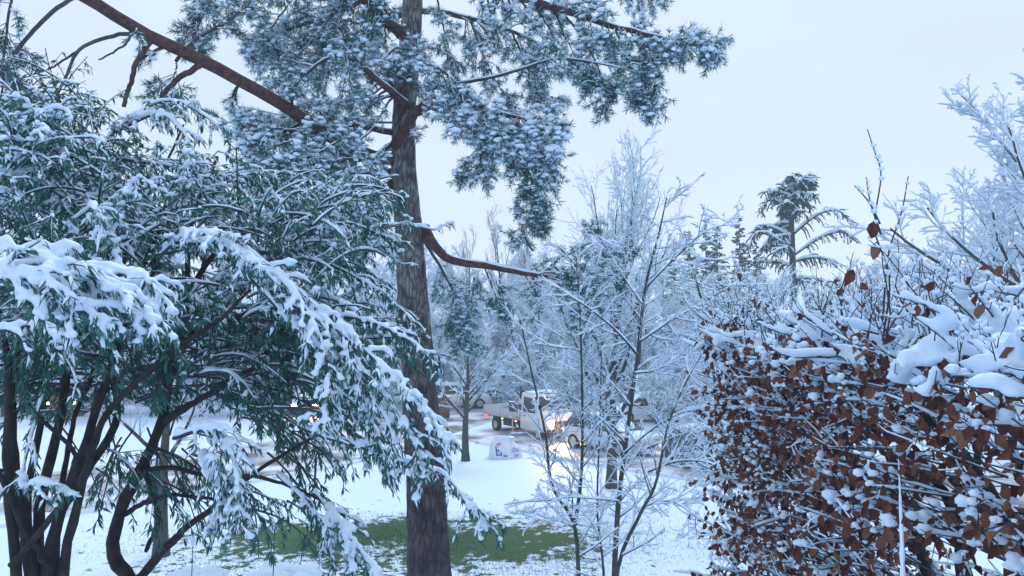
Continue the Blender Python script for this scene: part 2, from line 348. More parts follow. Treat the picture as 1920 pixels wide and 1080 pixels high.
# ------------------------------------------------------------------ pine tree
pine = root('pine_tree', (*at(806, 1080, 12)[:2], gz(0, 12)), 'tall reddish-limbed pine with thick bare trunk and snowy needle clumps', 'tree')
tp = [tuple(at(812, 1250, 12)), tuple(at(806, 1080, 12)), tuple(at(795, 850, 12)), tuple(at(777, 600, 12)), tuple(at(766, 430, 12)), tuple(at(757, 300, 12)), tuple(at(760, 180, 12)), tuple(at(770, 60, 12)), tuple(at(776, -80, 12)), tuple(at(785, -400, 12)), tuple(at(790, -700, 12))]
tp[0] = (tp[0][0], tp[0][1], 0.1)
P = smooth_path(tp, 110); zz = P[:, 2]
rad = np.interp(zz, [0, 1.5, 3.3, 5.5, 8, 10, 14], [0.40, 0.325, 0.285, 0.24, 0.19, 0.165, 0.08])
k = 36; th = np.arange(k) / k * 2 * math.pi
T, S, U = frames(P + np.array([[0.0, 0, 0]])); S = np.tile([1.0, 0, 0], (len(P), 1)); U = np.tile([0, 1.0, 0], (len(P), 1))
rr = rad[:, None] * (1 + 0.035 * np.sin(th * 7 + zz[:, None] * 1.3) + 0.03 * np.sin(th * 13 - zz[:, None] * 2.1) + 0.025 * rng.normal(size=(len(P), k)))
V = P[:, None] + rr[..., None] * (S[:, None] * np.cos(th)[:, None] + U[:, None] * np.sin(th)[:, None])
a = Acc(); a.add(V, ring_faces(1, len(P), k)); part('trunk', a, PINEBARK, pine)
tw, nd, sn = Acc(), Acc(), Acc()
# needle tuft template: needles fanned round +y
TN = 12; tvv = []; tft = []
for i in range(TN):
    ph = i / TN * 6.283 * 2.4; sp = 0.25 + 0.75 * ((i * 7) % TN) / TN
    d = np.array([math.cos(ph) * sp, 1.0 - 0.35 * sp, math.sin(ph) * sp]); d /= np.linalg.norm(d)
    s_ = np.cross(d, [math.sin(ph), 0.3, math.cos(ph)]); s_ = s_ / np.linalg.norm(s_) * 0.045
    tvv += [-s_, s_, d]; tft.append((3 * i, 3 * i + 1, 3 * i + 2))
TUFT_V, TUFT_T = np.array(tvv), np.array(tft)
def tufts(P, size, snowp, ssize):
    pos = P.reshape(-1, 3); T = norm(np.gradient(P, axis=1)).reshape(-1, 3)
    y = norm(T + 0.35 * rng.normal(size=T.shape)); M = basis(y, norm(rng.normal(size=T.shape))) * (size * rng.uniform(0.7, 1.25, len(pos)))[:, None, None]
    inst(nd, TUFT_V, pos, M, t=TUFT_T)
    kq = rng.random(len(pos)) < np.minimum(1, snowp * 0.6)
    Ms = M[kq] * np.array([1.9, 1, 1.9])[None, None, :] * 0.85
    sel = rng.choice(TN, 6, replace=False); inst(sn, TUFT_V.reshape(TN, 3, 3)[sel].reshape(-1, 3), pos[kq] + np.array([0, 0, size * 0.16]), Ms, t=np.arange(18).reshape(6, 3))
    kq = rng.random(len(pos)) < (0.6 if snowp > 0.9 else snowp * 0.5)
    pp = pos[kq] + y[kq] * size * 0.4 + np.array([0, 0, size * 0.15])
    blobs(sn, pp, ssize * 0.85 * rng.uniform(0.4, 1.35, kq.sum()), flat=0.5, lump=0.35)
def pine_limb(pts, r0, r1, nb, bl, droop, snowp=0.6, ssize=0.05, sub=5, t0=0.25, name='limb', bare=False, flat=0.3, size=0.10, snow=True):
    P = pix_path(pts, 26); Rr = np.linspace(r0, r1, 26)
    P = P + np.cumsum(rng.normal(0, 0.006, P.shape), 0) * (np.arange(26) > 0)[:, None]
    a = Acc(); tubes(a, P, Rr, 10); part(name, a, LIMB if r0 > 0.03 else TWIG, pine)
    if snow: snow_tubes(sn, P, Rr, 0.012, 0.45, 6, 0.35, 0.3)
    if bare: return P, Rr
    B, BR = kids(P, Rr, nb, t0, 1.0, 0.95, bl, droop, 0.16, 8, 0.4, 0.006, 0.35, 0.45, flat, True)
    tubes(tw, B[:, [0, 2, 4, 7]], BR[:, [0, 2, 4, 7]], 3); snow_tubes(sn, B[:, [0, 2, 4, 7]], BR[:, [0, 2, 4, 7]], 0.009, 0.4, 4, 0.5, 0.5)
    S2, SR = kids(B, BR, sub, 0.3, 1.0, 0.75, 0.26, droop * 0.7, 0.2, 5, 0.6, 0.004, 0.3, 0.3, 0.2, True)
    tubes(tw, S2[:, ::2], SR[:, ::2], 3)
    tufts(S2[:, 1:], size, snowp, ssize); tufts(B[:, 4:], size, snowp, ssize)
    return P, Rr
# upper right canopy
pine_limb([(778,-60,12),(900,-30,11.6),(1050,15,11.2),(1200,60,11),(1325,88,10.8)], 0.09, 0.015, 52, 0.75, -0.10, 0.75, 0.055, 7)
pine_limb([(776,-120,12),(920,-110,12.6),(1080,-70,13),(1240,-10,13.2)], 0.09, 0.015, 40, 0.8, -0.13, 0.6, 0.055, 6)
pine_limb([(780,20,12),(860,30,12.8),(960,60,13.4),(1060,110,13.8),(1130,170,14)], 0.05, 0.01, 34, 0.7, -0.16, 0.5, 0.05, 5)
pine_limb([(790,170,12),(860,156,11.6),(955,136,11.2),(1040,110,11),(1130,120,10.9),(1200,140,10.8)], 0.03, 0.008, 22, 0.55, -0.12, 0.5, 0.045, 5, t0=0.4)
pine_limb([(1060,30,11.2),(1100,90,11.1),(1125,150,11),(1140,195,11)], 0.02, 0.006, 14, 0.4, -0.12, 0.4, 0.04, 4)
pine_limb([(1150,50,11.1),(1180,110,11),(1200,160,11),(1212,195,11)], 0.02, 0.006, 12, 0.35, -0.12, 0.4, 0.04, 4)
# right cluster
pine_limb([(778,215,12),(830,195,11.6),(910,208,11.2),(990,228,11),(1048,250,10.9)], 0.05, 0.012, 36, 0.62, -0.12, 0.95, 0.065, 6, size=0.115)
pine_limb([(800,200,11.8),(870,230,11.3),(940,255,11.1),(1000,275,11)], 0.03, 0.01, 20, 0.55, -0.14, 0.95, 0.065, 6, size=0.115)
pine_limb([(930,240,11.2),(970,290,11.2),(1000,340,11.3),(1012,420,11.4)], 0.022, 0.006, 18, 0.4, -0.2, 0.4, 0.045, 5)
# broom over the trunk
pine_limb([(752,215,11.8),(765,160,11.5),(790,120,11.2),(850,150,11.0),(870,200,10.9)], 0.045, 0.012, 26, 0.45, -0.14, 0.8, 0.05, 4)
pine_limb([(765,200,11.7),(720,160,11.3),(660,112,11.1),(610,108,11),(545,160,10.9)], 0.06, 0.015, 22, 0.5, -0.16, 0.7, 0.05, 4, t0=0.1)
pine_limb([(745,190,11.8),(720,120,11.5),(740,85,11.4),(790,95,11.3)], 0.03, 0.01, 18, 0.4, -0.12, 0.9, 0.06, 5, t0=0.1)
pine_limb([(742,270,11.8),(770,215,11.5),(790,190,11.5)], 0.09, 0.05, 4, 0.3, -0.1)
# left mid masses
pine_limb([(742,250,12),(660,235,11.5),(560,250,11.1),(460,235,10.9)], 0.05, 0.012, 36, 0.6, -0.12, 0.75, 0.06, 6)
pine_limb([(738,320,12),(660,330,12.4),(570,350,12.8),(490,330,13)], 0.05, 0.012, 34, 0.65, -0.12, 0.6, 0.05, 6)
pine_limb([(736,270,12),(690,300,11.2),(620,300,10.8),(530,290,10.6)], 0.04, 0.012, 30, 0.55, -0.12, 0.75, 0.06, 6)
pine_limb([(735,345,12),(690,372,11.8),(640,410,11.5),(570,482,11.2)], 0.085, 0.06, 10, 0.5, -0.15, 0.5, 0.05, 4)
# upper left crown
pine_limb([(765,75,12),(735,48,11.7),(690,5,11.2),(600,-70,10.6)], 0.10, 0.06, 16, 0.6, -0.1, 0.5, 0.05, 5, t0=0.35)
pine_limb([(770,-40,12),(680,0,12.8),(590,40,13.4),(490,70,14)], 0.06, 0.012, 40, 0.7, -0.13, 0.45, 0.05, 6, t0=0.12)
pine_limb([(770,20,12),(680,60,13),(590,110,13.6),(500,130,14)], 0.06, 0.012, 36, 0.65, -0.13, 0.4, 0.05, 6, t0=0.12)
pine_limb([(775,-90,12),(640,-60,12),(520,-30,12),(390,20,12)], 0.06, 0.012, 30, 0.7, -0.14, 0.45, 0.05, 6)
# long left limb and its bare branches
pine_limb([(742,300,12),(690,292,11.6),(600,245,11.2),(530,195,10.9),(400,125,10.3),(285,68,9.9),(170,0,9.5),(40,-80,9.1)], 0.10, 0.07, 8, 0.5, -0.12, 0.5, 0.05, 4, snow=False)
pine_limb([(285,68,9.9),(220,65,9.7),(150,92,9.5),(125,150,9.4),(95,205,9.4)], 0.03, 0.012, 7, 0.3, -0.05, bare=True, snow=False)
pine_limb([(150,92,9.5),(90,125,9.4),(20,150,9.4)], 0.016, 0.006, 5, 0.3, 0, bare=True, snow=False)
pine_limb([(285,75,9.9),(255,120,9.8),(245,160,9.8),(233,200,9.8)], 0.036, 0.026, 5, 0.3, 0, bare=True, snow=False)
pine_limb([(375,122,10.2),(340,140,10),(318,165,9.9),(300,185,9.8)], 0.042, 0.03, 5, 0.3, 0, bare=True, snow=False)
pine_limb([(245,50,9.8),(235,80,9.7),(205,100,9.7),(182,108,9.7)], 0.016, 0.010, 5, 0.3, 0, bare=True, snow=False)
pine_limb([(140,-5,9.4),(90,30,9.2),(55,70,9.1),(28,115,9),(0,155,8.9),(-40,200,8.8)], 0.026, 0.02, 5, 0.3, 0, bare=True, snow=False)
pine_limb([(330,115,10.1),(360,80,10.3),(410,52,10.6),(450,25,10.8),(478,-5,11)], 0.024, 0.016, 6, 0.35, -0.1, 0.3, 0.04, 3, snow=False)
pine_limb([(440,-60,11),(400,-10,11),(370,40,11),(350,80,11)], 0.02, 0.008, 20, 0.5, -0.14, 0.4, 0.04, 5)
pine_limb([(330,118,10.1),(320,150,10),(315,190,10)], 0.012, 0.006, 12, 0.6, -0.08, 0.0, 0.03, 3)
pine_limb([(40,-80,9.1),(15,20,9),(10,110,9),(0,220,9)], 0.02, 0.008, 22, 0.5, -0.1, 0.35, 0.04, 5)
# hanging fine sprays and extra fill
for q in [[(735,230,12.6),(640,220,12.8),(540,215,13),(450,200,13)],[(735,280,12.6),(640,300,13),(540,310,13.2),(440,290,13.4)],[(735,330,13),(640,360,13.2),(540,390,13.4)],[(735,370,12.8),(680,410,13),(620,450,13)],[(720,180,12),(640,190,12),(560,200,12)],[(560,230,11.4),(500,250,11.4),(430,230,11.4)],[(620,130,12.6),(540,110,12.6),(470,60,12.6)],[(820,0,12),(835,60,12),(850,120,12),(870,180,12)],[(880,30,11.8),(900,90,11.8),(930,160,11.8),(960,185,11.8)],[(960,60,11.6),(985,110,11.6),(1000,160,11.6),(1040,190,11.6)],[(1210,70,11),(1225,110,11),(1215,150,11),(1208,190,11)],[(1010,260,11.1),(1030,300,11.1),(1015,360,11.1)],[(900,260,11.3),(905,300,11.3),(890,330,11.3)],
  [(650,0,13),(600,60,13),(560,120,13),(540,170,13)],[(700,60,13),(660,110,13),(640,170,13),(630,210,13)],[(540,10,13),(500,60,13),(475,110,13)],[(700,0,13.5),(620,20,13.5),(520,40,13.5)],[(700,240,11),(650,290,11),(600,350,11),(590,400,11)],[(640,260,10.8),(560,310,10.8),(520,370,10.8)],[(560,260,10.8),(500,290,10.8),(460,330,10.8)],[(700,350,12.4),(640,380,12.4),(600,430,12.4)],[(700,330,11.6),(680,390,11.6),(690,440,11.6)],
  [(850,560,13.5),(840,600,13.5),(850,650,13.5)],[(890,520,12.8),(880,580,12.8),(870,640,12.8)],[(1040,500,11.5),(1080,560,11.5),(1100,600,11.5)],[(1000,470,11.8),(980,430,11.8),(1000,400,11.8)]]:
    pine_limb(q, 0.016, 0.006, 11 if q[0][1] > 390 else 17, 0.42, -0.12, 0.6, 0.05, 4, t0=0.05)
# low right limb
Pl, Rl = pine_limb([(796,425,12),(815,460,11.9),(850,488,11.8),(920,500,11.6),(990,514,11.5),(1060,522,11.4),(1150,515,11.3)], 0.085, 0.018, 22, 0.7, -0.03, 0.6, 0.045, 5, t0=0.62)
pine_limb([(905,498,11.6),(925,540,11.5),(935,580,11.5)], 0.015, 0.006, 8, 0.4, -0.15, 0.3, 0.04, 4)
pine_limb([(1010,515,11.5),(1060,480,11.5),(1120,455,11.6),(1170,470,11.6)], 0.02, 0.006, 14, 0.6, -0.04, 0.6, 0.045, 5)
pine_limb([(790,440,12.2),(830,500,13),(860,560,13.4),(880,620,13.6)], 0.03, 0.008, 16, 0.7, -0.18, 0.5, 0.04, 4)
part('twig_mass', tw, TWIG, pine, kind='stuff'); part('needles', nd, NEEDLE, pine, kind='stuff', smooth=False); part('snow_cover', sn, SNOW, pine, kind='stuff')

# ------------------------------------------------------------------ evergreen shrubs (left)
# leaf template: narrow, folded, drooping; y along the leaf, unit length
LEAF_V = np.array([(0, 0, 0), (-0.11, 0.42, 0.03), (0, 0.45, -0.015), (0.11, 0.42, 0.03), (0, 1.0, -0.12)])
LEAF_Q = np.zeros((0, 4), int); LEAF_T = np.array([(0, 1, 2), (0, 2, 3), (1, 4, 2), (2, 4, 3)])
class Shrub:
    def __init__(s, rt): s.rt = rt; s.heavy = Acc(); s.wood = Acc(); s.leaf = Acc(); s.snow = Acc(); s.rec = []
def leafy(sh, P, R, kside, slen, lper, snow, lsize=0.085, droop=-0.10, main_leaves=10, blobp=0.35, sr=0.016, merge=False):
    """P (m,n,3) spray axes; snow (m,) amount 0..1"""
    m = len(P); snow = np.asarray(snow, float) * np.ones(m)
    tubes(sh.wood, P, R, 4)
    B, BR = kids(P, R, kside, 0.12, 1.0, 0.75, slen, droop, 0.13, 6, 0.6, 0.003, 0.3, 0.4, 0.55, True)
    tubes(sh.wood, B[:, [0, 2, 5]], BR[:, [0, 2, 5]], 3); sB = np.repeat(snow, kside)
    heavy = snow > 0.05
    tgt = sh.heavy if merge else sh.snow
    if heavy.any(): snow_tubes(tgt, P[heavy], R[heavy], sr * 1.3 * snow[heavy], 0.6, 7 if merge else 5, 0.55, 0.75, closed=True)
    hb = sB > (0.05 if merge else 0.22)
    if hb.any(): snow_tubes(tgt, B[hb], BR[hb], sr * sB[hb], 0.6, 6 if merge else 4, 0.65, 0.8, closed=True)
    for (A, per, sa) in ((B, lper, sB), (P, main_leaves, snow)):
        mm, n, _ = A.shape; N = mm * per; idx = np.repeat(np.arange(mm), per)
        t = 1 - rng.random(N)**1.3 * 0.85; f = np.clip(t * (n - 1), 0, n - 1.001); i = f.astype(int); fr = (f - i)[:, None]
        pos = A[idx, i] * (1 - fr) + A[idx, i + 1] * fr; tg = norm(A[idx, i + 1] - A[idx, i])
        sd = norm(np.cross(tg, [0, 0, 1.0])) * np.where(rng.random(N) < .5, 1, -1)[:, None]
        d = norm(tg * 0.55 + sd * rng.uniform(0.1, 0.9, N)[:, None] + np.array([0, 0, -1]) * rng.uniform(0.15, 0.95, N)[:, None] + 0.2 * rng.normal(size=(N, 3)))
        L = lsize * rng.uniform(0.65, 1.2, N); M = basis(d, norm(np.array([0, 0, 1.0]) + 0.5 * rng.normal(size=(N, 3)))) * L[:, None, None]
        sh.rec.append((pos, M))
        # snow lying on leaves
        sl = rng.random(N) < np.clip(sa[idx] * 0.6, 0, 0.6)
        SV = LEAF_V * np.array([0.95, 0.72, 1]) + np.array([0, 0.02, 0.07]); SV[2, 2] += 0.12
        inst(sh.snow, SV, pos[sl], M[sl], LEAF_Q, LEAF_T)
        bl = rng.random(N) < sa[idx] * blobp
        pp = pos[bl] + d[bl] * (L[bl] * 0.35)[:, None] + np.array([0, 0, 0.012])
        blobs(tgt, pp, sr * 1.25 * rng.uniform(0.6, 1.5, bl.sum()) * (0.5 + 0.6 * sa[idx][bl]), fine=False, flat=0.7, lump=0.12)
def merged_snow(acc, voxel, parent, name='snow_cover'):
    me = acc.mesh('tmp'); o = bpy.data.objects.new('tmp', me); C.objects.link(o)
    md = o.modifiers.new('r', 'REMESH'); md.mode = 'VOXEL'; md.voxel_size = voxel; md.use_smooth_shade = True
    m2 = o.modifiers.new('s', 'SMOOTH'); m2.factor = 0.5; m2.iterations = 2
    new = bpy.data.meshes.new_from_object(o.evaluated_get(bpy.context.evaluated_depsgraph_get())); bpy.data.objects.remove(o)
    new.transform(Matrix.Translation(-Vector(parent.location))); new.materials.clear(); new.materials.append(SNOW); new.polygons.foreach_set('use_smooth', np.full(len(new.polygons), True))
    print('MERGED', name, len(new.polygons)); q = put(bpy.data.objects.new(name, new), parent); q['kind'] = 'stuff'; return q
def finish_shrub(sh, nsep):
    merged_snow(sh.heavy, 0.0085, sh.rt, 'snow_load')
    pos = np.concatenate([r[0] for r in sh.rec]); M = np.concatenate([r[1] for r in sh.rec])
    dist = np.linalg.norm(pos - np.array([0, 0, CAMZ]), axis=1); px = 960 + pos[:, 0] / pos[:, 1] * F; pz = 600 - (pos[:, 2] - CAMZ) / pos[:, 1] * F
    size = np.linalg.norm(M[:, :, 1], axis=1) / dist * ((px > 10) & (px < 1900) & (pz > 10) & (pz < 1070))
    order = np.argsort(-size); sep = order[:nsep]; rest = order[nsep:]
    inst(sh.leaf, LEAF_V, pos[rest], M[rest], LEAF_Q, LEAF_T)
    part('foliage', sh.leaf, LEAFG, sh.rt, kind='stuff'); part('snow_cover', sh.snow, SNOW, sh.rt, kind='stuff'); part('twigs', sh.wood, TWIG, sh.rt, kind='stuff')
    a = Acc(); a.add(LEAF_V, LEAF_Q, LEAF_T); me = a.mesh('leaf'); me.materials.append(LEAFG); rl = np.array(sh.rt.location)
    for j in sep:
        o = put(bpy.data.objects.new('leaf', me), sh.rt); mm = np.eye(4); mm[:3, :3] = M[j]; mm[:3, 3] = pos[j] - rl; o.matrix_local = Matrix(mm.tolist())
def stem(sh, pts, r0, r1, n=28, wob=0.012):
    P = pix_path(pts, n); P += np.cumsum(rng.normal(0, wob * 0.35, P.shape), 0) * (np.arange(n) > 0)[:, None]
    Rr = np.linspace(r0, r1, n) * (1 + 0.06 * rng.normal(size=n)); a = Acc(); tubes(a, P, Rr, 9); part('stem', a, BARK, sh.rt); return P, Rr
shA = Shrub(root('evergreen_shrub', (-2.9, 4.4, gz(0, 4.4)), 'large evergreen shrub with many dark stems rising from one stump', 'shrub'))
shB = Shrub(root('evergreen_shrub', (-2.55, 5.1, gz(0, 5.1)), 'evergreen shrub with curved forked stem and long snow-laden arching sprays', 'shrub'))
stemsA = [([(70,1400,4.3),(62,1090,4.3),(35,950,4.3),(22,800,4.3),(30,650,4.4),(62,480,4.6)], .075, .03),
 ([(85,1400,4.4),(78,1090,4.4),(80,960,4.4),(112,820,4.5),(132,690,4.6),(150,520,4.8),(190,380,5)], .07, .02),
 ([(90,1350,4.3),(90,1080,4.3),(125,930,4.2),(172,815,4.2),(212,690,4.3),(242,560,4.5),(300,420,4.7)], .07, .02),
 ([(95,1350,4.5),(100,1060,4.5),(105,970,4.5),(160,880,4.6),(215,780,4.7),(202,650,4.9),(215,520,5.1),(260,400,5.3)], .06, .02),
 ([(50,1350,4.2),(30,1090,4.2),(5,900,4.1),(0,700,4.1),(-30,540,4.1)], .06, .025),
 ([(110,1300,4.4),(125,1060,4.3),(160,930,4.2),(182,840,4.1),(215,775,4.1),(300,690,4.1),(420,600,4.1),(470,540,4.1)], .05, .014),
 ([(60,1080,4.4),(45,940,4.8),(70,800,5.1),(90,640,5.3),(100,480,5.5),(170,290,5.6),(215,240,5.6)], .05, .014),
 ([(100,1000,4.5),(150,800,4.9),(185,700,5.1),(180,560,5.3)], .035, .014),
 ([(0,880,4),(60,1000,4.1),(105,1070,4.2)], .03, .03), ([(20,1060,4.1),(100,960,4.0),(130,860,4.0),(60,790,3.9),(20,740,3.9)], .03, .012)]
stemsB = [([(262,1300,5.1),(250,1100,5.1),(214,1040,5.1),(226,960,5.1),(262,880,5.1),(302,780,5.2),(312,690,5.3),(340,600,5.4),(352,420,5.6),(400,300,5.8)], .062, .016),
 ([(255,1090,5.1),(318,1022,5.0),(350,990,4.9),(415,940,4.8),(470,885,4.7),(590,820,4.6)], .036, .012),
 ([(230,965,5.1),(290,935,5),(335,920,5),(420,930,4.9),(455,905,4.8)], .022, .008),
 ([(262,880,5.1),(330,870,5),(390,880,4.9),(460,882,4.7),(530,895,4.6),(590,925,4.4)], .02, .012),
 ([(300,800,5.2),(360,760,5),(420,720,4.9),(480,690,4.8),(520,640,4.7),(560,580,4.6)], .032, .012),
 ([(306,760,5.2),(350,640,5),(400,610,4.8),(470,580,4.6),(560,540,4.5)], .028, .012),
 ([(270,870,5.1),(285,950,5.2),(292,990,5.3),(275,1040,5.3)], .02, .02),
 ([(312,690,5.3),(300,560,5.6),(280,430,5.8),(300,330,6),(340,230,6)], .03, .01),
 ([(345,560,5.5),(420,470,5.6),(500,430,5.7),(600,400,5.8)], .026, .01)]
for p_, r0_, r1_ in stemsA: stem(shA, p_, r0_ * 0.58, r1_ * 0.55)
for p_, r0_, r1_ in stemsB: stem(shB, p_, r0_ * 0.85, r1_ * 0.7)
def hero(sh, pts, snow, k, slen=0.22, lper=9, r0=0.011, lsize=0.070, sr=0.0125, blobp=0.30, main=70, droop=-0.14):
    P = pix_path(pts, 24)[None]; leafy(sh, P, np.linspace(r0, 0.003, 24)[None], k, slen, lper, [snow], lsize, droop, main, blobp, sr, snow > 0.55)
H = [([(440,455,4.3),(520,515,4.2),(600,590,4.1),(680,690,4.0),(760,800,3.9),(800,890,3.9)], 1.0, 34),
 ([(520,560,4.1),(620,610,4.0),(720,690,3.9),(790,770,3.9),(830,830,3.9)], 1.0, 30),
 ([(330,455,4.1),(440,470,4.0),(560,560,3.9),(615,690,3.85),(608,800,3.8)], 1.0, 34),
 ([(470,520,4.2),(560,620,4.1),(640,680,4.0),(720,780,3.95),(745,860,3.9)], 0.9, 28),
 ([(590,590,4.4),(680,600,4.3),(760,635,4.2),(825,690,4.1)], 0.6, 16),
 ([(560,800,4.5),(615,822,4.4),(700,845,4.3),(760,870,4.2),(830,890,4.1),(880,950,4.05),(915,992,4.0)], 0.75, 24),
 ([(590,925,4.4),(640,985,4.2),(680,1040,4.1),(722,1100,4.0)], 1.0, 26),
 ([(520,890,4.5),(570,940,4.3),(610,1000,4.2),(625,1050,4.2)], 0.6, 9),
 ([(325,822,3.9),(385,808,3.8),(430,845,3.75),(452,920,3.7),(440,985,3.7)], 1.0, 24),
 ([(360,850,3.9),(400,870,3.8),(420,930,3.8),(400,990,3.8)], 1.0, 16),
 ([(480,440,5.2),(560,400,5.1),(660,420,5.0),(750,455,4.9)], 0.4, 22),
 ([(480,470,5),(600,490,4.9),(700,540,4.8),(780,605,4.7)], 0.45, 24),
 ([(420,335,5.6),(500,322,5.5),(600,345,5.4),(700,400,5.3)], 0.4, 22),
 ([(300,480,4.2),(350,440,4.1),(420,450,4.0),(470,500,3.9)], 1.0, 18),
 ([(560,700,4.2),(640,740,4.2),(700,800,4.2),(720,880,4.2)], 0.5, 20)]
for p_, s_, k_ in H: hero(shB, p_, s_, k_)
HA = [([(-60,440,2.9),(40,475,2.9),(130,505,2.9),(220,545,3.0),(290,600,3.0)], 1.0, 34),
 ([(-60,500,2.8),(40,520,2.8),(120,560,2.85),(200,610,2.9)], 1.0, 30),
 ([(60,480,3.2),(160,510,3.2),(260,520,3.2),(300,560,3.2)], 1.0, 26),
 ([(-20,625,3.3),(60,612,3.3),(110,630,3.3)], 0.7, 8),
 ([(100,355,5.4),(170,290,5.2),(260,212,5.0),(330,190,4.9),(410,235,4.8)], 0.9, 24),
 ([(230,240,5.1),(300,215,4.9),(350,260,4.8),(365,320,4.7)], 0.9, 14),
 ([(170,290,5.2),(290,308,5.1),(420,330,5.0),(500,322,5.0)], 0.4, 24),
 ([(90,700,4.2),(40,900,3.9),(75,905,3.8),(140,925,3.8)], 0.8, 5),
 ([(300,420,4.4),(220,470,4.2),(180,500,4.0)], 0.8, 14), ([(170,430,4),(210,420,3.9),(215,520,3.8)], 1.0, 16)]
for p_, s_, k_ in HA: hero(shA, p_, s_, k_, sr=0.0135 if p_[0][2] < 3.3 else 0.012)
def fill(sh, n, ells, dmin, dmax, snowf, L=(0.35, 0.75), core=(240, 760), kside=5, lper=11):
    Ps, sn_ = [], []
    cw = at(core[0], core[1], 5.2)
    for i in range(n):
        cx, cy, rx, ry = ells[i % len(ells)]
        r = math.sqrt(random.random()); an = random.uniform(0, 6.283)
        px, py = cx + rx * r * math.cos(an), cy + ry * r * math.sin(an)
        p = at(px, py, random.uniform(dmin, dmax)); d = p - cw; d = d / (np.linalg.norm(d) + 1e-6)
        d = norm(d + np.array([random.gauss(0, .5), random.gauss(0, .5), random.uniform(-.3, .35)]))
        ln = random.uniform(*L); q = [p - d * ln * 0.5]; cur = d
        for j in range(7):
            cur = norm(cur + np.array([0, 0, -0.13]) + 0.06 * rng.normal(size=3)); q.append(q[-1] + cur * ln / 7)
        Ps.append(q); sn_.append(snowf(px, py))
    P = np.array(Ps); leafy(sh, P, np.tile(np.linspace(0.008, 0.003, 8), (n, 1)), kside, 0.2, lper, sn_, 0.068, -0.09, 9, 0.30, 0.0125)
upper = lambda px, py: random.choice([0.85, 0.6, 0.35, 0.25, 0.1]) if py < 560 else random.choice([0.5, 0.2, 0, 0])
dark = lambda px, py: random.choice([0.15, 0, 0, 0])
fill(shA, 300, [(130,420,200,120),(110,330,170,90),(200,600,210,60),(60,560,110,90),(90,260,110,70)], 3.9, 6.4, upper)
fill(shB, 330, [(420,440,200,110),(520,590,150,90),(560,400,160,90),(320,380,130,80),(420,620,170,70),(640,640,110,90)], 4.3, 6.6, upper)
fill(shB, 80, [(400,700,160,60),(520,730,110,70),(600,780,110,60),(380,900,110,50),(250,870,90,30),(540,920,90,50)], 4.6, 6.4, dark, kside=4)
fill(shA, 45, [(120,680,150,50),(60,720,80,50),(260,690,120,40)], 4.4, 6.0, dark, kside=4)
# sparse tall shoots upper left
fill(shA, 40, [(110,190,80,50),(60,230,60,40)], 5.0, 6.2, lambda a_, b_: 0.12, kside=4, lper=4)
finish_shrub(shA, 220); finish_shrub(shB, 280)

# ------------------------------------------------------------------ beech hedge (right)
hedge = root('beech_hedge', (1.9, 3.8, gz(0, 3.8)), 'beech hedge with brown winter leaves under a thick cap of snow', 'hedge')
hw, hs, ht = Acc(), Acc(), Acc(); lp, lm = [], []
X0, X1, Y0, Y1, ZT = 1.42, 2.9, 1.45, 5.35, 5.36
def hedge_twigs(n, org, dirf, L, npts=6, wig=0.12, up=0.0, r=0.0035):
    d = norm(dirf); st = (L / (npts - 1))[:, None]; pts = [org]; cur = d
    for j in range(npts - 1):
        cur = norm(cur + np.array([0, 0, up]) + wig * rng.normal(size=(n, 3))); pts.append(pts[-1] + cur * st)
    return np.stack(pts, 1), np.tile(np.linspace(r, r * 0.4, npts), (n, 1)) * rng.uniform(0.7, 1.4, n)[:, None]
def beech_leaves(A, per, tmin=0.2, prob=1.0):
    m, n, _ = A.shape; N = m * per; idx = np.repeat(np.arange(m), per); t = rng.uniform(tmin, 1, N); f = np.clip(t * (n - 1), 0, n - 1.001); i = f.astype(int); fr = (f - i)[:, None]
    pos = A[idx, i] * (1 - fr) + A[idx, i + 1] * fr
    keep = rng.random(N) < prob; pos = pos[keep]; N = len(pos)
    d = norm(np.array([-0.25, -0.1, -1.0]) + 0.55 * rng.normal(size=(N, 3))); nrm = norm(np.array([-0.8, -0.7, 0.2]) + 0.7 * rng.normal(size=(N, 3)))
    lp.append(pos); lm.append(basis(d, nrm) * rng.uniform(0.032, 0.060, N)[:, None, None])
# body twigs: from inside outwards to the face
n = 2300; org = np.stack([rng.uniform(X0 + 0.1, X1 - 0.3, n), rng.uniform(Y0, Y1, n), ZT - 0.05 - rng.random(n) * 3.0], 1)
org[:, 0] = np.minimum(org[:, 0], X0 + 0.1 + rng.exponential(0.3, n))
dr = np.stack([-rng.uniform(0.3, 1.0, n), rng.normal(0, 0.6, n), rng.uniform(-0.15, 0.6, n)], 1)
A, AR = hedge_twigs(n, org, dr, rng.uniform(0.2, 0.5, n)); A[..., 0] = np.maximum(A[..., 0], X0 - 0.12)
tubes(hw, A[:, [0, 2, 5]], AR[:, [0, 2, 5]], 3); beech_leaves(A, 3)
hv = rng.random(n) < 0.45; snow_tubes(hs, A[hv], AR[hv], rng.uniform(0.002, 0.007, hv.sum()), 0.8, 3, 0.6, 0.7, closed=False, endf=0.6)
B, BR = kids(A, AR, 3, 0.2, 1, 0.8, 0.16, 0.05, 0.15, 5, 0.7, 0.0018, absl=True)
tubes(hw, B[::3, [0, 2, 4]], BR[::3, [0, 2, 4]], 3); beech_leaves(B, 1, 0.5, 0.55)
hv = rng.random(len(B)) < 0.05; snow_tubes(hs, B[hv], BR[hv], rng.uniform(0.003, 0.007, hv.sum()), 0.8, 5, 0.6, 0.7, closed=True, endf=0.8)
cl = A[rng.random(n) < 0.48]; ncl = len(cl); wgt = rng.uniform(0.5, 1.25, (ncl, 1))
f_ = np.sort(rng.uniform(1.5, 4.9, (ncl, 6)), 1); i_ = f_.astype(int); w_ = (f_ - i_)[..., None]; ar = np.arange(ncl)[:, None]
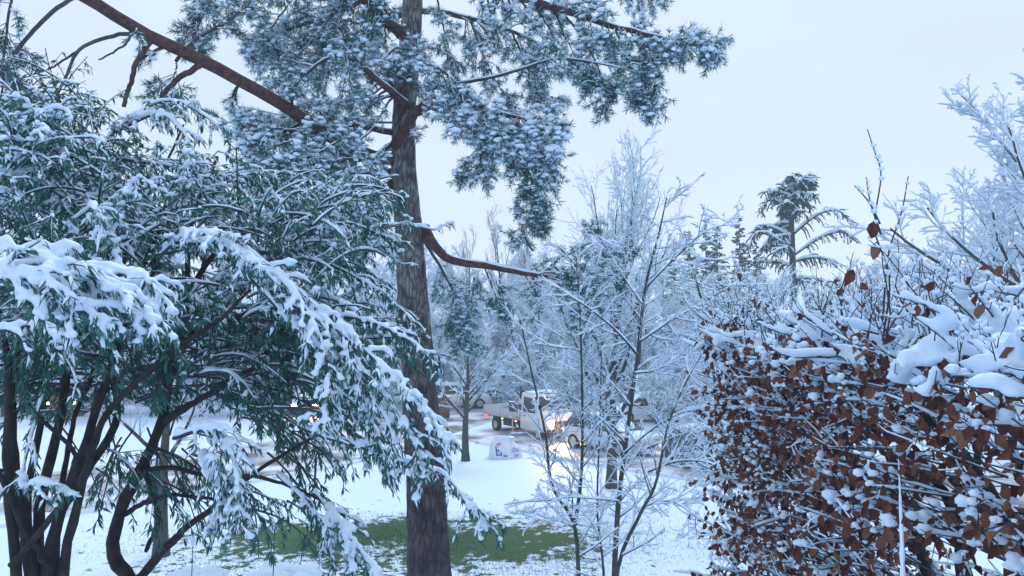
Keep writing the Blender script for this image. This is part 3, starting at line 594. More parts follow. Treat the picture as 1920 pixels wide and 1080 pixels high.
pk = cl[ar, i_] * (1 - w_) + cl[ar, i_ + 1] * w_ + rng.normal(0, 1, (ncl, 6, 3)) * np.array([0.012, 0.012, 0.006])
sz_ = rng.uniform(0.009, 0.024, (ncl, 6)) * wgt; blobs(hs, (pk + np.array([0, 0, 1]) * sz_[..., None] * .6).reshape(-1, 3), sz_.ravel(), False, 0.75, 0.15)
# far end face and rim of long bare twigs
n = 500; org = np.stack([rng.uniform(X0, X1, n), Y1 - rng.exponential(0.25, n), ZT - rng.random(n) * 3.2], 1)
dr = np.stack([rng.normal(-0.3, 0.4, n), rng.uniform(0.1, 0.8, n), rng.uniform(0, 0.6, n)], 1)
A, AR = hedge_twigs(n, org, dr, rng.uniform(0.25, 0.5, n)); tubes(hw, A[:, [0, 2, 5]], AR[:, [0, 2, 5]], 3); beech_leaves(A, 4); snow_tubes(hs, A, AR, rng.uniform(0.003, 0.010, n), 0.8, 5, 0.6, 0.7, closed=True, endf=0.8)
# crown of the hedge: near-level twigs carrying thick snow
n = 800; org = np.stack([rng.uniform(X0 - 0.02, X1, n), rng.uniform(Y0, Y1 + 0.15, n), ZT + rng.normal(0, 0.07, n)], 1)
dr = np.stack([rng.normal(-0.2, 0.7, n), rng.normal(0.0, 0.75, n), rng.uniform(-0.05, 0.45, n)], 1)
A, AR = hedge_twigs(n, org, dr, rng.uniform(0.12, 0.36, n), up=0.05, wig=0.2); tubes(hw, A, AR, 3)
snow_tubes(ht, A, AR, rng.uniform(0.010, 0.026, n), 1.0, 8, 0.4, 0.8, closed=True, endf=0.7); beech_leaves(A, 2, 0.1, 0.4)
pk = A[:, 1:4].reshape(-1, 3) + rng.normal(0, 0.012, (n * 3, 3)); blobs(ht, pk + np.array([0, 0, 0.02]), rng.uniform(0.01, 0.04, len(pk)), True, 0.6, 0.12)
# upright shoots with snow pellets
n = 330; org = np.stack([rng.uniform(X0 - 0.05, X1, n), rng.uniform(Y0 + 0.6, Y1 + 0.1, n), ZT + rng.uniform(-0.05, 0.1, n)], 1)
dr = np.stack([rng.normal(-0.15, 0.35, n), rng.normal(0.0, 0.35, n), np.ones(n)], 1)
A, AR = hedge_twigs(n, org, dr, rng.uniform(0.12, 0.36, n), 7, 0.14, 0.1, 0.003); tubes(hw, A, AR, 4)
B, BR = kids(A, AR, 2, 0.3, 0.9, 0.6, 0.12, 0.15, 0.12, 5, 0.8, 0.0016, absl=True); tubes(hw, B, BR, 3)
for Q in (A[:, 1:], B[:, 1:]):
    pk = Q.reshape(-1, 3); pk = pk[rng.random(len(pk)) < 0.5]; blobs(hs, pk + np.array([0, 0, 0.004]), rng.uniform(0.005, 0.014, len(pk)), False, 0.8, 0.15)
beech_leaves(A, 1, 0.1, 0.25)
n = 300; org = np.stack([rng.uniform(X0 - 0.05, X1, n), rng.uniform(Y0 + 1.2, Y1 + 0.1, n), ZT + rng.uniform(0.0, 0.12, n)], 1)
dr = np.stack([rng.normal(-0.3, 0.5, n), rng.normal(0.0, 0.5, n), rng.uniform(0.25, 1.0, n)], 1)
A, AR = hedge_twigs(n, org, dr, rng.uniform(0.15, 0.45, n), 7, 0.16, 0.06, 0.0035); tubes(hw, A, AR, 3)
snow_tubes(ht, A[:, :5], AR[:, :5], rng.uniform(0.008, 0.018, n), 0.8, 5, 0.5, 0.9, closed=True, endf=0.6)
B, BR = kids(A, AR, 2, 0.3, 0.9, 0.7, 0.14, 0.12, 0.14, 5, 0.8, 0.0016, absl=True); tubes(hw, B, BR, 3); snow_tubes(hs, B, BR, 0.006, 0.8, 4, 0.6, 0.9, closed=True)
beech_leaves(A, 1, 0.1, 0.35)
# the tall leading shoot
main = pix_path([(1655,640,3.2),(1668,520,3.2),(1640,430,3.2),(1652,330,3.2),(1640,285,3.2),(1626,242,3.2)], 20); sh1 = pix_path([(1655,600,3.2),(1665,480,3.2),(1690,400,3.2),(1703,330,3.2)], 14); sh2 = pix_path([(1650,420,3.2),(1630,380,3.2),(1602,348,3.2)], 10); sh3 = pix_path([(1652,440,3.2),(1632,380,3.2),(1624,332,3.2)], 10)
for Q in (main, sh1, sh2, sh3):
    tubes(hw, Q, np.linspace(0.0045, 0.002, len(Q)), 5); pk = Q[3:][rng.random(len(Q) - 3) < 0.6]; blobs(hs, pk + np.array([0.003, 0, 0.008]), rng.uniform(0.006, 0.015, len(pk)), True, 0.9, 0.2)
lp.append(np.array([at(1637, 415, 3.2), at(1645, 452, 3.2), at(1600, 505, 3.2)])); lm.append(basis(np.array([(-.1, 0, -1), (-.2, 0, -1), (-.4, 0, -.8)]), np.array([(-.2, -1, 0.1)] * 3)) * 0.075)
# thick inner branches
for pts, r0, r1 in [([(1960,1120,2.6),(1850,990,2.8),(1780,880,3.0),(1700,780,3.2),(1640,700,3.4)], .035, .012), ([(1990,960,2.5),(1900,860,2.6),(1810,790,2.7),(1750,720,2.9)], .03, .012), ([(1760,1120,3.2),(1735,980,3.2),(1690,900,3.3),(1650,860,3.4)], .03, .012), ([(1745,960,3.2),(1770,900,3.2),(1775,830,3.2),(1800,760,3.2)], .018, .01),
  ([(1600,1120,4.2),(1570,960,4.2),(1540,800,4.2),(1520,680,4.2)], .03, .01), ([(1450,1120,5.2),(1440,950,5.2),(1450,800,5.2),(1440,660,5.2)], .03, .01), ([(1900,1100,2.3),(1860,1040,2.4),(1800,1000,2.6),(1720,985,2.8)], .025, .01), ([(1700,1110,3.6),(1660,980,3.7),(1620,860,3.8),(1560,760,3.9)], .028, .01)]:
    Q = pix_path(pts, 22); Q += np.cumsum(rng.normal(0, 0.004, Q.shape), 0); Q[:, 0] += 0.12; a = Acc(); rr = np.linspace(r0, r1, 22); tubes(a, Q, rr, 9); part('branch', a, BARK, hedge); snow_tubes(hs, Q, rr, 0.004, 0.35, 6, 0.8, 0.3, gap=0.4)
BV = np.array([(0, 0, 0), (-0.22, 0.22, 0.05), (0, 0.22, 0), (0.22, 0.22, 0.05), (-0.31, 0.5, 0.10), (0, 0.5, -0.02), (0.31, 0.5, 0.10), (-0.2, 0.8, 0.04), (0, 0.8, -0.06), (0.2, 0.8, 0.04), (0, 1.05, -0.16)])
BQ = np.array([(1, 4, 5, 2), (2, 5, 6, 3), (4, 7, 8, 5), (5, 8, 9, 6)]); BT = np.array([(0, 1, 2), (0, 2, 3), (7, 10, 8), (8, 10, 9)])
lp = np.concatenate(lp); lm = np.concatenate(lm); px = 960 + lp[:, 0] / lp[:, 1] * F; pz = 600 - (lp[:, 2] - CAMZ) / lp[:, 1] * F
vis = (px < 1900) & (pz > 10) & (pz < 1070) & ((lp[:, 0] < X0 + 0.08) | (lp[:, 2] > ZT + 0.02))
sz = np.linalg.norm(lm[:, :, 1], axis=1) / lp[:, 1] * vis; order = np.argsort(-sz)
bmes = []
for kx in range(4):
    v = BV.copy(); v[:, 2] += rng.normal(0, 0.07, 11) + (0.5, -1.2, 2.2, 3.4)[kx] * v[:, 0]**2 + (0.3, -0.25, -0.4, 0.1)[kx] * (v[:, 1] - .4)**2; v[:, :2] *= rng.uniform(.88, 1.12, (11, 2)); a = Acc(); a.add(v, BQ, BT); me = a.mesh('leaf'); me.materials.append(BEECH); bmes.append((me, v))
hl = np.array(hedge.location)
for j in order[:300]:
    o = put(bpy.data.objects.new('leaf', bmes[j % 4][0]), hedge); mm = np.eye(4); mm[:3, :3] = lm[j]; mm[:3, 3] = lp[j] - hl; o.matrix_local = Matrix(mm.tolist())
a = Acc(); rest = order[300:]
for kx in range(4): inst(a, bmes[kx][1], lp[rest[kx::4]], lm[rest[kx::4]], BQ, BT)
part('leaves', a, BEECH, hedge, kind='stuff'); merged_snow(ht, 0.017, hedge, 'snow_load'); part('twigs', hw, TWIG, hedge, kind='stuff'); part('snow_cover', hs, SNOW, hedge, kind='stuff')
# snow-coated cord hanging in front of the hedge
cp = pix_path([(1684,862,2.75),(1687,930,2.6),(1690,1010,2.45),(1693,1120,2.3)], 30)
cord = root('cord', tuple(cp[-1]), 'thin taut cord coated in snow hanging down before the beech hedge', 'cord')
a = Acc(); tubes(a, cp, np.full(30, 0.0022), 5); part('line', a, TWIG, cord); a = Acc(); tubes(a, cp + np.array([0, -0.003, 0.002]), np.linspace(0.002, 0.009, 30) * rng.uniform(0.7, 1.2, 30), 7); part('snow_cover', a, SNOW, cord)

# ------------------------------------------------------------------ deciduous trees
def decid(name, loc, label, h, r0, spread, seed_up=0.10, n1=9, n2=8, n3=7, n4=4, trunk_frac=0.25, snow=0.012, twr=0.004, sides=4, lean=(0, 0), cat='tree', group=None, bark=BARK, ek=1, ang=0.7):
    rt = root(name, loc, label, cat, group); o = np.array(loc, float)
    n = 14; zs = np.linspace(0, 1, n); P = o + np.stack([lean[0] * zs + 0.04 * h * np.sin(zs * 5 + o[0]) * zs * .5, lean[1] * zs + 0 * zs, zs * h * 0.8], 1); Rr = np.interp(zs, [0, .05, 1], [r0 * 1.25, r0, r0 * 0.12])
    a = Acc(); tubes(a, P, Rr, 12)
    A, AR = kids(P, Rr, n1, trunk_frac, 0.98, ang, spread, seed_up, 0.09, 10, 0.55, 0.012, 0.2, 0.45, 0, True); tubes(a, A, AR, 7)
    part('trunk', a, bark, rt)
    c, s = Acc(), Acc(); snow_tubes(s, A, AR, snow * 1.2, 0.5, sides, 0.4)
    B, BR = kids(A, AR, n2, 0.2, 1, 0.65, 0.48, seed_up * 0.8, 0.12, 7, 0.5, twr * 1.6, 0.25, 0.45); tubes(c, B, BR, 4); snow_tubes(s, B, BR, snow, 0.6, sides, 0.4)
    D, DR = kids(B, BR, n3, 0.15, 1, 0.65, 0.5, seed_up * 0.5, 0.15, 4, 0.6, twr, 0.25, 0.4); tubes(c, D, DR, 3); snow_tubes(s, D, DR, snow * .85, 0.6, sides, 0.4)
    if n4:
        E, ER = kids(D, DR, n4, 0.2, 1, 0.7, 0.5, 0.03, 0.15, 3, 0.7, twr * .8, 0.25, 0.3); tubes(c, E[::ek], ER[::ek], 3); snow_tubes(s, E, ER, snow * .75, 0.5, 3 if sides < 5 else 4, 0.4)
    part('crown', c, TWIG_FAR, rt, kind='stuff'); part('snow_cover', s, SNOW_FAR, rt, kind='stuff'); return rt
# tree beside the parked cars
g = ground_at(1146, 915); T2 = decid('deciduous_tree', g, 'bare vase-shaped tree behind the thin saplings, snow on every twig', 11.2, 0.17, 5.0, 0.15, 28, 10, 7, 2, 0.14, 0.018, 0.006, 4, (0.4, 0), bark=BARK_G, ang=0.62)
# lawn tree
g = ground_at(873, 864); decid('deciduous_tree', g, 'small snowy lawn tree with straight green-brown trunk near the white bag', 5.8, 0.15, 2.6, 0.06, 15, 9, 7, 2, 0.34, 0.018, 0.007, 4, bark=BARK_G, ang=0.85)
# tree behind the shrubs
g = ground_at(302, 1042); decid('deciduous_tree', g, 'bare tree with short straight trunk standing behind the evergreen shrubs', 6.0, 0.17, 2.6, 0.08, 10, 7, 6, 2, 0.40, 0.010, 0.005, 4, bark=BARK_G, ang=0.8)
# sapling clump
sap = root('sapling_clump', (2.0, 11, gz(0, 11)), 'clump of slender multi-stemmed saplings with snow lining every branch', 'tree'); sc_, ss_ = Acc(), Acc()
D0 = 10.5
stems = [([(1092,1300),(1085,1080),(1075,980),(1035,910),(1022,810),(995,690),(975,600)], .034, .007), ([(1078,985),(1090,890),(1092,760),(1087,580),(1080,480)], .028, .006), ([(1136,1300),(1132,1080),(1120,955),(1125,790),(1128,640)], .022, .006),
 ([(1150,1300),(1152,1080),(1160,940),(1175,820),(1195,670),(1210,540),(1235,440),(1250,370)], .046, .008), ([(1150,1300),(1157,1075),(1200,965),(1230,905),(1255,790),(1300,690),(1335,640)], .030, .006), ([(1195,665),(1160,625),(1120,590),(1070,555),(1018,520)], .018, .006),
 ([(1200,640),(1260,600),(1330,560),(1400,520)], .018, .005), ([(1170,850),(1230,800),(1290,770),(1345,770)], .014, .005), ([(1205,950),(1255,940),(1300,965),(1340,1000)], .012, .004), ([(1215,885),(1270,865),(1330,868),(1380,890)], .014, .005), ([(1160,940),(1110,935),(1050,935),(990,975)], .012, .004),
 ([(1182,760),(1130,700),(1090,660),(1040,650),(980,640)], .014, .005), ([(1190,700),(1240,690),(1300,640),(1350,580)], .014, .005), ([(1172,830),(1120,780),(1070,745),(1010,735)], .012, .005), ([(1205,570),(1170,520),(1140,470),(1120,440)], .014, .005), ([(1210,540),(1270,480),(1330,430),(1390,420)], .014, .005)]
for i, (pts, r0, r1) in enumerate(stems):
    dd = D0 + random.uniform(-0.7, 0.7) if i < 5 else D0
    Q = pix_path([(x, y, dd + (0 if i < 5 else 0.25 * j * random.choice((-1, 1)))) for j, (x, y) in enumerate(pts)], 24); rr = np.linspace(r0, r1, 24); a = Acc(); tubes(a, Q, rr, 8); part('stem', a, BARK_G, sap); snow_tubes(ss_, Q, rr, 0.012, 0.5, 6, 0.35, 0.5)
    A, AR = kids(Q, rr, 22 if i < 5 else 16, 0.2 if i < 5 else 0.1, 1, 0.85, 0.95 if i < 5 else 0.6, 0.03, 0.08, 9, 0.5, 0.005, 0.3, 0.4, 0.2, True); tubes(sc_, A, AR, 4); snow_tubes(ss_, A, AR, 0.011, 0.8, 6, 0.35, 0.7)
    B, BR = kids(A, AR, 5, 0.15, 1, 0.7, 0.42, 0.03, 0.1, 6, 0.6, 0.0035, 0.3, 0.4); tubes(sc_, B[:, [0, 2, 5]], BR[:, [0, 2, 5]], 3); snow_tubes(ss_, B[:, [0, 2, 3, 5]], BR[:, [0, 2, 3, 5]], 0.009, 0.6, 4, 0.4, 0.7)
    D, DR = kids(B, BR, 4, 0.2, 1, 0.7, 0.55, 0.03, 0.1, 3, 0.7, 0.003, 0.3, 0.3); tubes(sc_, D, DR, 3); snow_tubes(ss_, D, DR, 0.007, 0.6, 4, 0.4, 0.7)
part('twigs', sc_, TWIG, sap, kind='stuff'); part('snow_cover', ss_, SNOW, sap, kind='stuff')
sp2 = copy_tree(sap); sp2.location = (3.55, 14.6, 0); sp2.rotation_euler = (0, 0, R_(140)); sp2.scale = (1.1, 1.1, 1.0); sp2['label'] = 'second slender snow-lined sapling clump standing between the hedge and the first'
tree2 = copy_tree(T2); tree2.location = (7.4, 22.5, 0); tree2.rotation_euler = (0, 0, R_(75)); tree2.scale = (.8, .8, .62); tree2['label'] = 'lower spreading snowy tree beside the dark parked car near the hedge'
# background prototypes
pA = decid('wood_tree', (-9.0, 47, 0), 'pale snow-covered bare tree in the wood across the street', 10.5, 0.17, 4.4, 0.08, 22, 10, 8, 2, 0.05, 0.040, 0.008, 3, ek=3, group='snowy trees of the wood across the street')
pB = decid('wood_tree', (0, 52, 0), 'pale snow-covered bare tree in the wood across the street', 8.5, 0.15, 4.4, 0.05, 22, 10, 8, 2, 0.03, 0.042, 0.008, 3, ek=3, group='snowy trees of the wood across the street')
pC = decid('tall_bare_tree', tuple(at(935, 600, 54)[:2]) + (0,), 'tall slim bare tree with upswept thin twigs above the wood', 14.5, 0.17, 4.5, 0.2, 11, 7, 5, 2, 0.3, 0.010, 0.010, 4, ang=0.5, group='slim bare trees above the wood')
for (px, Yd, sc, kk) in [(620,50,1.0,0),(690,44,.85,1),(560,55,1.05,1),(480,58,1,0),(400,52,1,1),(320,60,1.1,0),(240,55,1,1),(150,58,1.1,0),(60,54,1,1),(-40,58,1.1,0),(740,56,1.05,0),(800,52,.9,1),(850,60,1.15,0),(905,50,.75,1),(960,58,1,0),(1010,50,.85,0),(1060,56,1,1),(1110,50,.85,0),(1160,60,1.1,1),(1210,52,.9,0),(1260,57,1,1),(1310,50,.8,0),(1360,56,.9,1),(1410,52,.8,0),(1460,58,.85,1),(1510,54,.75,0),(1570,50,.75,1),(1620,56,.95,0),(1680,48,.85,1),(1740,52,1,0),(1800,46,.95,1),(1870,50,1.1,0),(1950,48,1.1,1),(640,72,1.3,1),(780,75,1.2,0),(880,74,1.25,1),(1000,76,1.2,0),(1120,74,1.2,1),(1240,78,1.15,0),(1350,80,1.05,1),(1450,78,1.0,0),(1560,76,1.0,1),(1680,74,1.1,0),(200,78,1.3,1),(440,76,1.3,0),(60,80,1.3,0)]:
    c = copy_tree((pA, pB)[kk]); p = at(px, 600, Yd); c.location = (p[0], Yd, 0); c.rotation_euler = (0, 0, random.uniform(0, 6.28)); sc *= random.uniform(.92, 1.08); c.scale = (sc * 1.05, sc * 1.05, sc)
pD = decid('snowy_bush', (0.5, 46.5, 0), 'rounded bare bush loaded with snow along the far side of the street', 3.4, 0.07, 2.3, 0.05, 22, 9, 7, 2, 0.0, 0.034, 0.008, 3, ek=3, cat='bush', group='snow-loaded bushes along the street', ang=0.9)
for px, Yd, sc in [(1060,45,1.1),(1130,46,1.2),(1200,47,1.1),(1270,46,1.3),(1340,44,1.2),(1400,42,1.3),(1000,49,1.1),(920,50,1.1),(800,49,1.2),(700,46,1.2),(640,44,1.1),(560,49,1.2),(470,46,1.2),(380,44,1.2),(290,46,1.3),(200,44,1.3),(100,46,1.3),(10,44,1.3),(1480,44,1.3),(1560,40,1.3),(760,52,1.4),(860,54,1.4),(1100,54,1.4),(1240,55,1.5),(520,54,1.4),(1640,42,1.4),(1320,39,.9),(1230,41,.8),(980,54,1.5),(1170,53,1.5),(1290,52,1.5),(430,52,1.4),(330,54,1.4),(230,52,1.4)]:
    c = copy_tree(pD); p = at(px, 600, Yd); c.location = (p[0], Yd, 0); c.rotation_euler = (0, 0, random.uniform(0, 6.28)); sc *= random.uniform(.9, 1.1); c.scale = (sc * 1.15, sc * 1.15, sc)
for px, Yd, sc in [(985,58,.92),(880,60,.95),(1040,62,.8)]:
    c = copy_tree(pC); p = at(px, 600, Yd); c.location = (p[0], Yd, 0); c.rotation_euler = (0, 0, random.uniform(0, 6.28)); c.scale = (sc,) * 3
# big trees rising beyond the hedge
for px, Yd, sc, lb in [(1968,30,1.62,'big frosted tree with wide white crown rising beyond the beech hedge'),(1868,40,1.25,'rounder frosted tree half hidden behind the biggest tree beyond the hedge')]:
    c = copy_tree(pA); c.name = 'deciduous_tree'; p = at(px, 600, Yd); c.location = (p[0], Yd, 0); c.rotation_euler = (0, 0, R_(px)); c.scale = (sc * 1.1, sc * 1.1, sc); c['label'] = lb; del c['group']
# spruces
def spruce(loc, h):
    rt = root('spruce_tree', loc, 'dark narrow spruce with pointed top and snow on its boughs', 'tree', 'pointed spruces beyond the wood'); o = np.array(loc, float); c, s, a = Acc(), Acc(), Acc()
    P = o + np.stack([np.zeros(16), np.zeros(16), np.linspace(0, h, 16)], 1); tubes(a, P, np.linspace(0.16, 0.012, 16), 8); part('trunk', a, BARK, rt)
    A, AR = kids(P, np.full((16,), 0.05), 190, 0.08, 0.985, 1.75, h * 0.19, 0.05, 0.07, 6, 0.5, 0.025, 0.25, 0.93, 0, True); tubes(c, A, AR * 2.0, 4)
    B, BR = kids(A, AR, 7, 0.15, 1, 0.9, 0.42, -0.06, 0.08, 4, 0.9, 0.024, 0.2, 0.4, 0.6); tubes(c, B, BR * 2.6, 4); hv = rng.random(len(B)) < 0.3; snow_tubes(s, B[hv], BR[hv], 0.03, 0.2, 4, 0.6, 0.9)
    snow_tubes(s, A, AR, 0.03, 0.2, 4, 0.6, 0.9); part('crown', c, SPRUCE, rt, kind='stuff'); part('snow_cover', s, SNOW_FAR, rt, kind='stuff'); return rt
sp0 = spruce((at(1388, 600, 60)[0], 60, 0), 14.0)
for px, Yd, sc in [(1293,62,.92),(1325,63,.97),(1346,61,.95),(1420,66,.88),(1265,68,.85)]:
    c = copy_tree(sp0); c.location = (at(px, 600, Yd)[0], Yd, 0); c.rotation_euler = (0, 0, px); c.scale = (sc * 1.05, sc * 1.05, sc)
# nodding cedar
cd = root('cedar_tree', (at(1487, 600, 42)[0], 42, 0), 'cedar with nodding top and long drooping snow-topped boughs', 'tree')
P = pix_path([(1487,780,42),(1487,600,42),(1486,480,42),(1484,400,42),(1487,365,42),(1500,342,42),(1518,338,42)], 30); P[0, 2] = 0; rr = np.linspace(0.24, 0.03, 30); a = Acc(); tubes(a, P, rr, 8); part('trunk', a, BARK_G, cd); c, s = Acc(), Acc()
A, AR = kids(P, rr, 34, 0.2, 0.97, 1.3, 4.0, -0.085, 0.05, 10, 0.35, 0.03, 0.2, 0.93, 0.4, True)
hb = [pix_path(q, 10) for q in [[(1487,440,42),(1530,405,41),(1570,395,40.5),(1598,418,40)], [(1487,450,42),(1455,430,42),(1425,425,42),(1408,450,42)], [(1487,480,42),(1540,445,41.5),(1580,435,41),(1600,450,41)], [(1487,400,42),(1460,380,42),(1435,378,42),(1428,400,42)], [(1487,470,42),(1440,440,41),(1415,440,41),(1400,470,41)]]]
A = np.concatenate([A, np.array(hb)]); AR = np.concatenate([AR, np.tile(np.linspace(.06, .03, 10), (len(hb), 1))])
tubes(c, A, AR, 5); snow_tubes(s, A, AR, 0.09, 0.2, 5, 0.4, 0.8)
B, BR = kids(A, AR, 24, 0.1, 1, 1.0, 0.8, -0.26, 0.08, 6, 0.5, 0.02, 0.3, 0.4, 0.6, True); tubes(c, B, BR * 2.1, 4); snow_tubes(s, B[::2], BR[::2], 0.05, 0.2, 4, 0.5, 0.9)
D, DR = kids(B, BR, 4, 0.2, 1, 0.7, 0.3, -0.2, 0.1, 4, 0.8, 0.015, 0.3, 0.3, 0, True); tubes(c, D[::2], DR[::2] * 1.5, 3)
part('crown', c, SPRUCE, cd, kind='stuff'); part('snow_cover', s, SNOW_FAR, cd, kind='stuff')

# ------------------------------------------------------------------ vehicles and street things
def box(acc, x0, x1, y0, y1, z0, z1, bev=0.0):
    if bev <= 0:
        v = [(x, y, z) for x in (x0, x1) for y in (y0, y1) for z in (z0, z1)]; acc.add(v, [(0, 1, 3, 2), (4, 6, 7, 5), (0, 4, 5, 1), (2, 3, 7, 6), (0, 2, 6, 4), (1, 5, 7, 3)]); return
    b = bev; ring = [(x0 + b, y0), (x1 - b, y0), (x1, y0 + b), (x1, y1 - b), (x1 - b, y1), (x0 + b, y1), (x0, y1 - b), (x0, y0 + b)]
    cx, cy = (x0 + x1) / 2, (y0 + y1) / 2; L = []
    for z, sh in ((z0, b), (z0 + b, 0), (z1 - b, 0), (z1, b)):
        L.append([(x + (sh if x < cx else -sh), y + (sh if y < cy else -sh), z) for x, y in ring])
    v = np.array(L).reshape(-1, 3); n = 8; q = ring_faces(1, 4, 8); acc.add(np.vstack([v, [(cx, cy, z0), (cx, cy, z1)]]), q, [(32, (j + 1) % 8, j) for j in range(8)] + [(33, 24 + j, 24 + (j + 1) % 8) for j in range(8)])
def lathe_y(acc, prof, cx, cy, cz, k=24):
    th = np.arange(k) / k * 2 * math.pi; V = np.array([[(cx + r * math.cos(t), cy + y, cz + r * math.sin(t)) for t in th] for y, r in prof]); acc.add(V, ring_faces(1, len(prof), k))
TYRE = mat('tyre', (0.02, 0.02, 0.022), 0.8); RIM = mat('rim', (0.45, 0.46, 0.48), 0.4, metal=0.6); GLASS = mat('car_glass', (0.02, 0.025, 0.03), 0.08, spec=0.6)
WHITE = mat('white_paint', (0.72, 0.72, 0.72), 0.35, spec=0.5); SILVER = mat('silver_paint', (0.58, 0.59, 0.64), 0.35, metal=0.2, spec=0.5); DARKP = mat('dark_paint', (0.03, 0.04, 0.06), 0.3, spec=0.5); ORANGE = mat('orange_paint', (0.30, 0.08, 0.025), 0.5)
GREYP = mat('grey_dropside', (0.42, 0.43, 0.46), 0.5, (0.5, 0.5, 0.53), 5); BLACKP = mat('black_plastic', (0.02, 0.02, 0.022), 0.6)
LAMP = mat('headlamp', (0.9, 0.8, 0.6), 0.3, emit=(1.0, 0.58, 0.24), es=70); TAIL = mat('tail_lamp', (0.5, 0.02, 0.02), 0.3, emit=(1.0, 0.07, 0.04), es=3.0); MARK = mat('marker_lamp', (0.6, 0.15, 0.02), 0.3, emit=(1.0, 0.22, 0.06), es=8); OFFL = mat('lamp_lens', (0.55, 0.5, 0.42), 0.15)
def wheel(rt, x, y, r=0.32, w_=0.2, out=1):
    a = Acc(); lathe_y(a, [(-w_/2, r*.62), (-w_/2, r*.9), (-w_*.35, r), (w_*.35, r), (w_/2, r*.9), (w_/2, r*.62)], x, y, r); wh = part('wheel', a, TYRE, rt, local=True)
    a = Acc(); yo = out * w_ * 0.42; lathe_y(a, [(yo - out*.03, r*.64), (yo, r*.6), (yo - out*.02, r*.5), (yo - out*.05, r*.45), (yo - out*.03, r*.18), (yo, r*.15), (yo, 0.001)], x, y, r)
    for j in range(6):
        t = j / 6 * 6.283; d = np.array([math.cos(t), 0, math.sin(t)]); e = np.array([-math.sin(t), 0, math.cos(t)]) * r * .09; c0 = np.array([x, y + yo, r]); p = [c0 + d * r * .12 - e, c0 + d * r * .12 + e, c0 + d * r * .6 + e, c0 + d * r * .6 - e]; a.add(p, [(0, 1, 2, 3)])
    o = put(bpy.data.objects.new('rim', a.mesh('rim')), wh); o.data.materials.append(RIM)
def loft(acc, st, cap=True):
    """st: list of (x, [(y,z)...]) half sections bottom->top; mirrored"""
    rings = []
    for x, h in st: rings.append([(x, y, z) for y, z in h] + [(x, -y, z) for y, z in reversed(h)])
    V = np.array(rings); m, n, _ = V.shape; acc.add(V, ring_faces(1, m, n))
    if cap:
        for r, fl in ((0, 1), (-1, 0)):
            c = V[r].mean(0); acc.add(np.vstack([V[r], c]), None, [((j, (j + 1) % n, n) if not fl else ((j + 1) % n, j, n)) for j in range(n)])
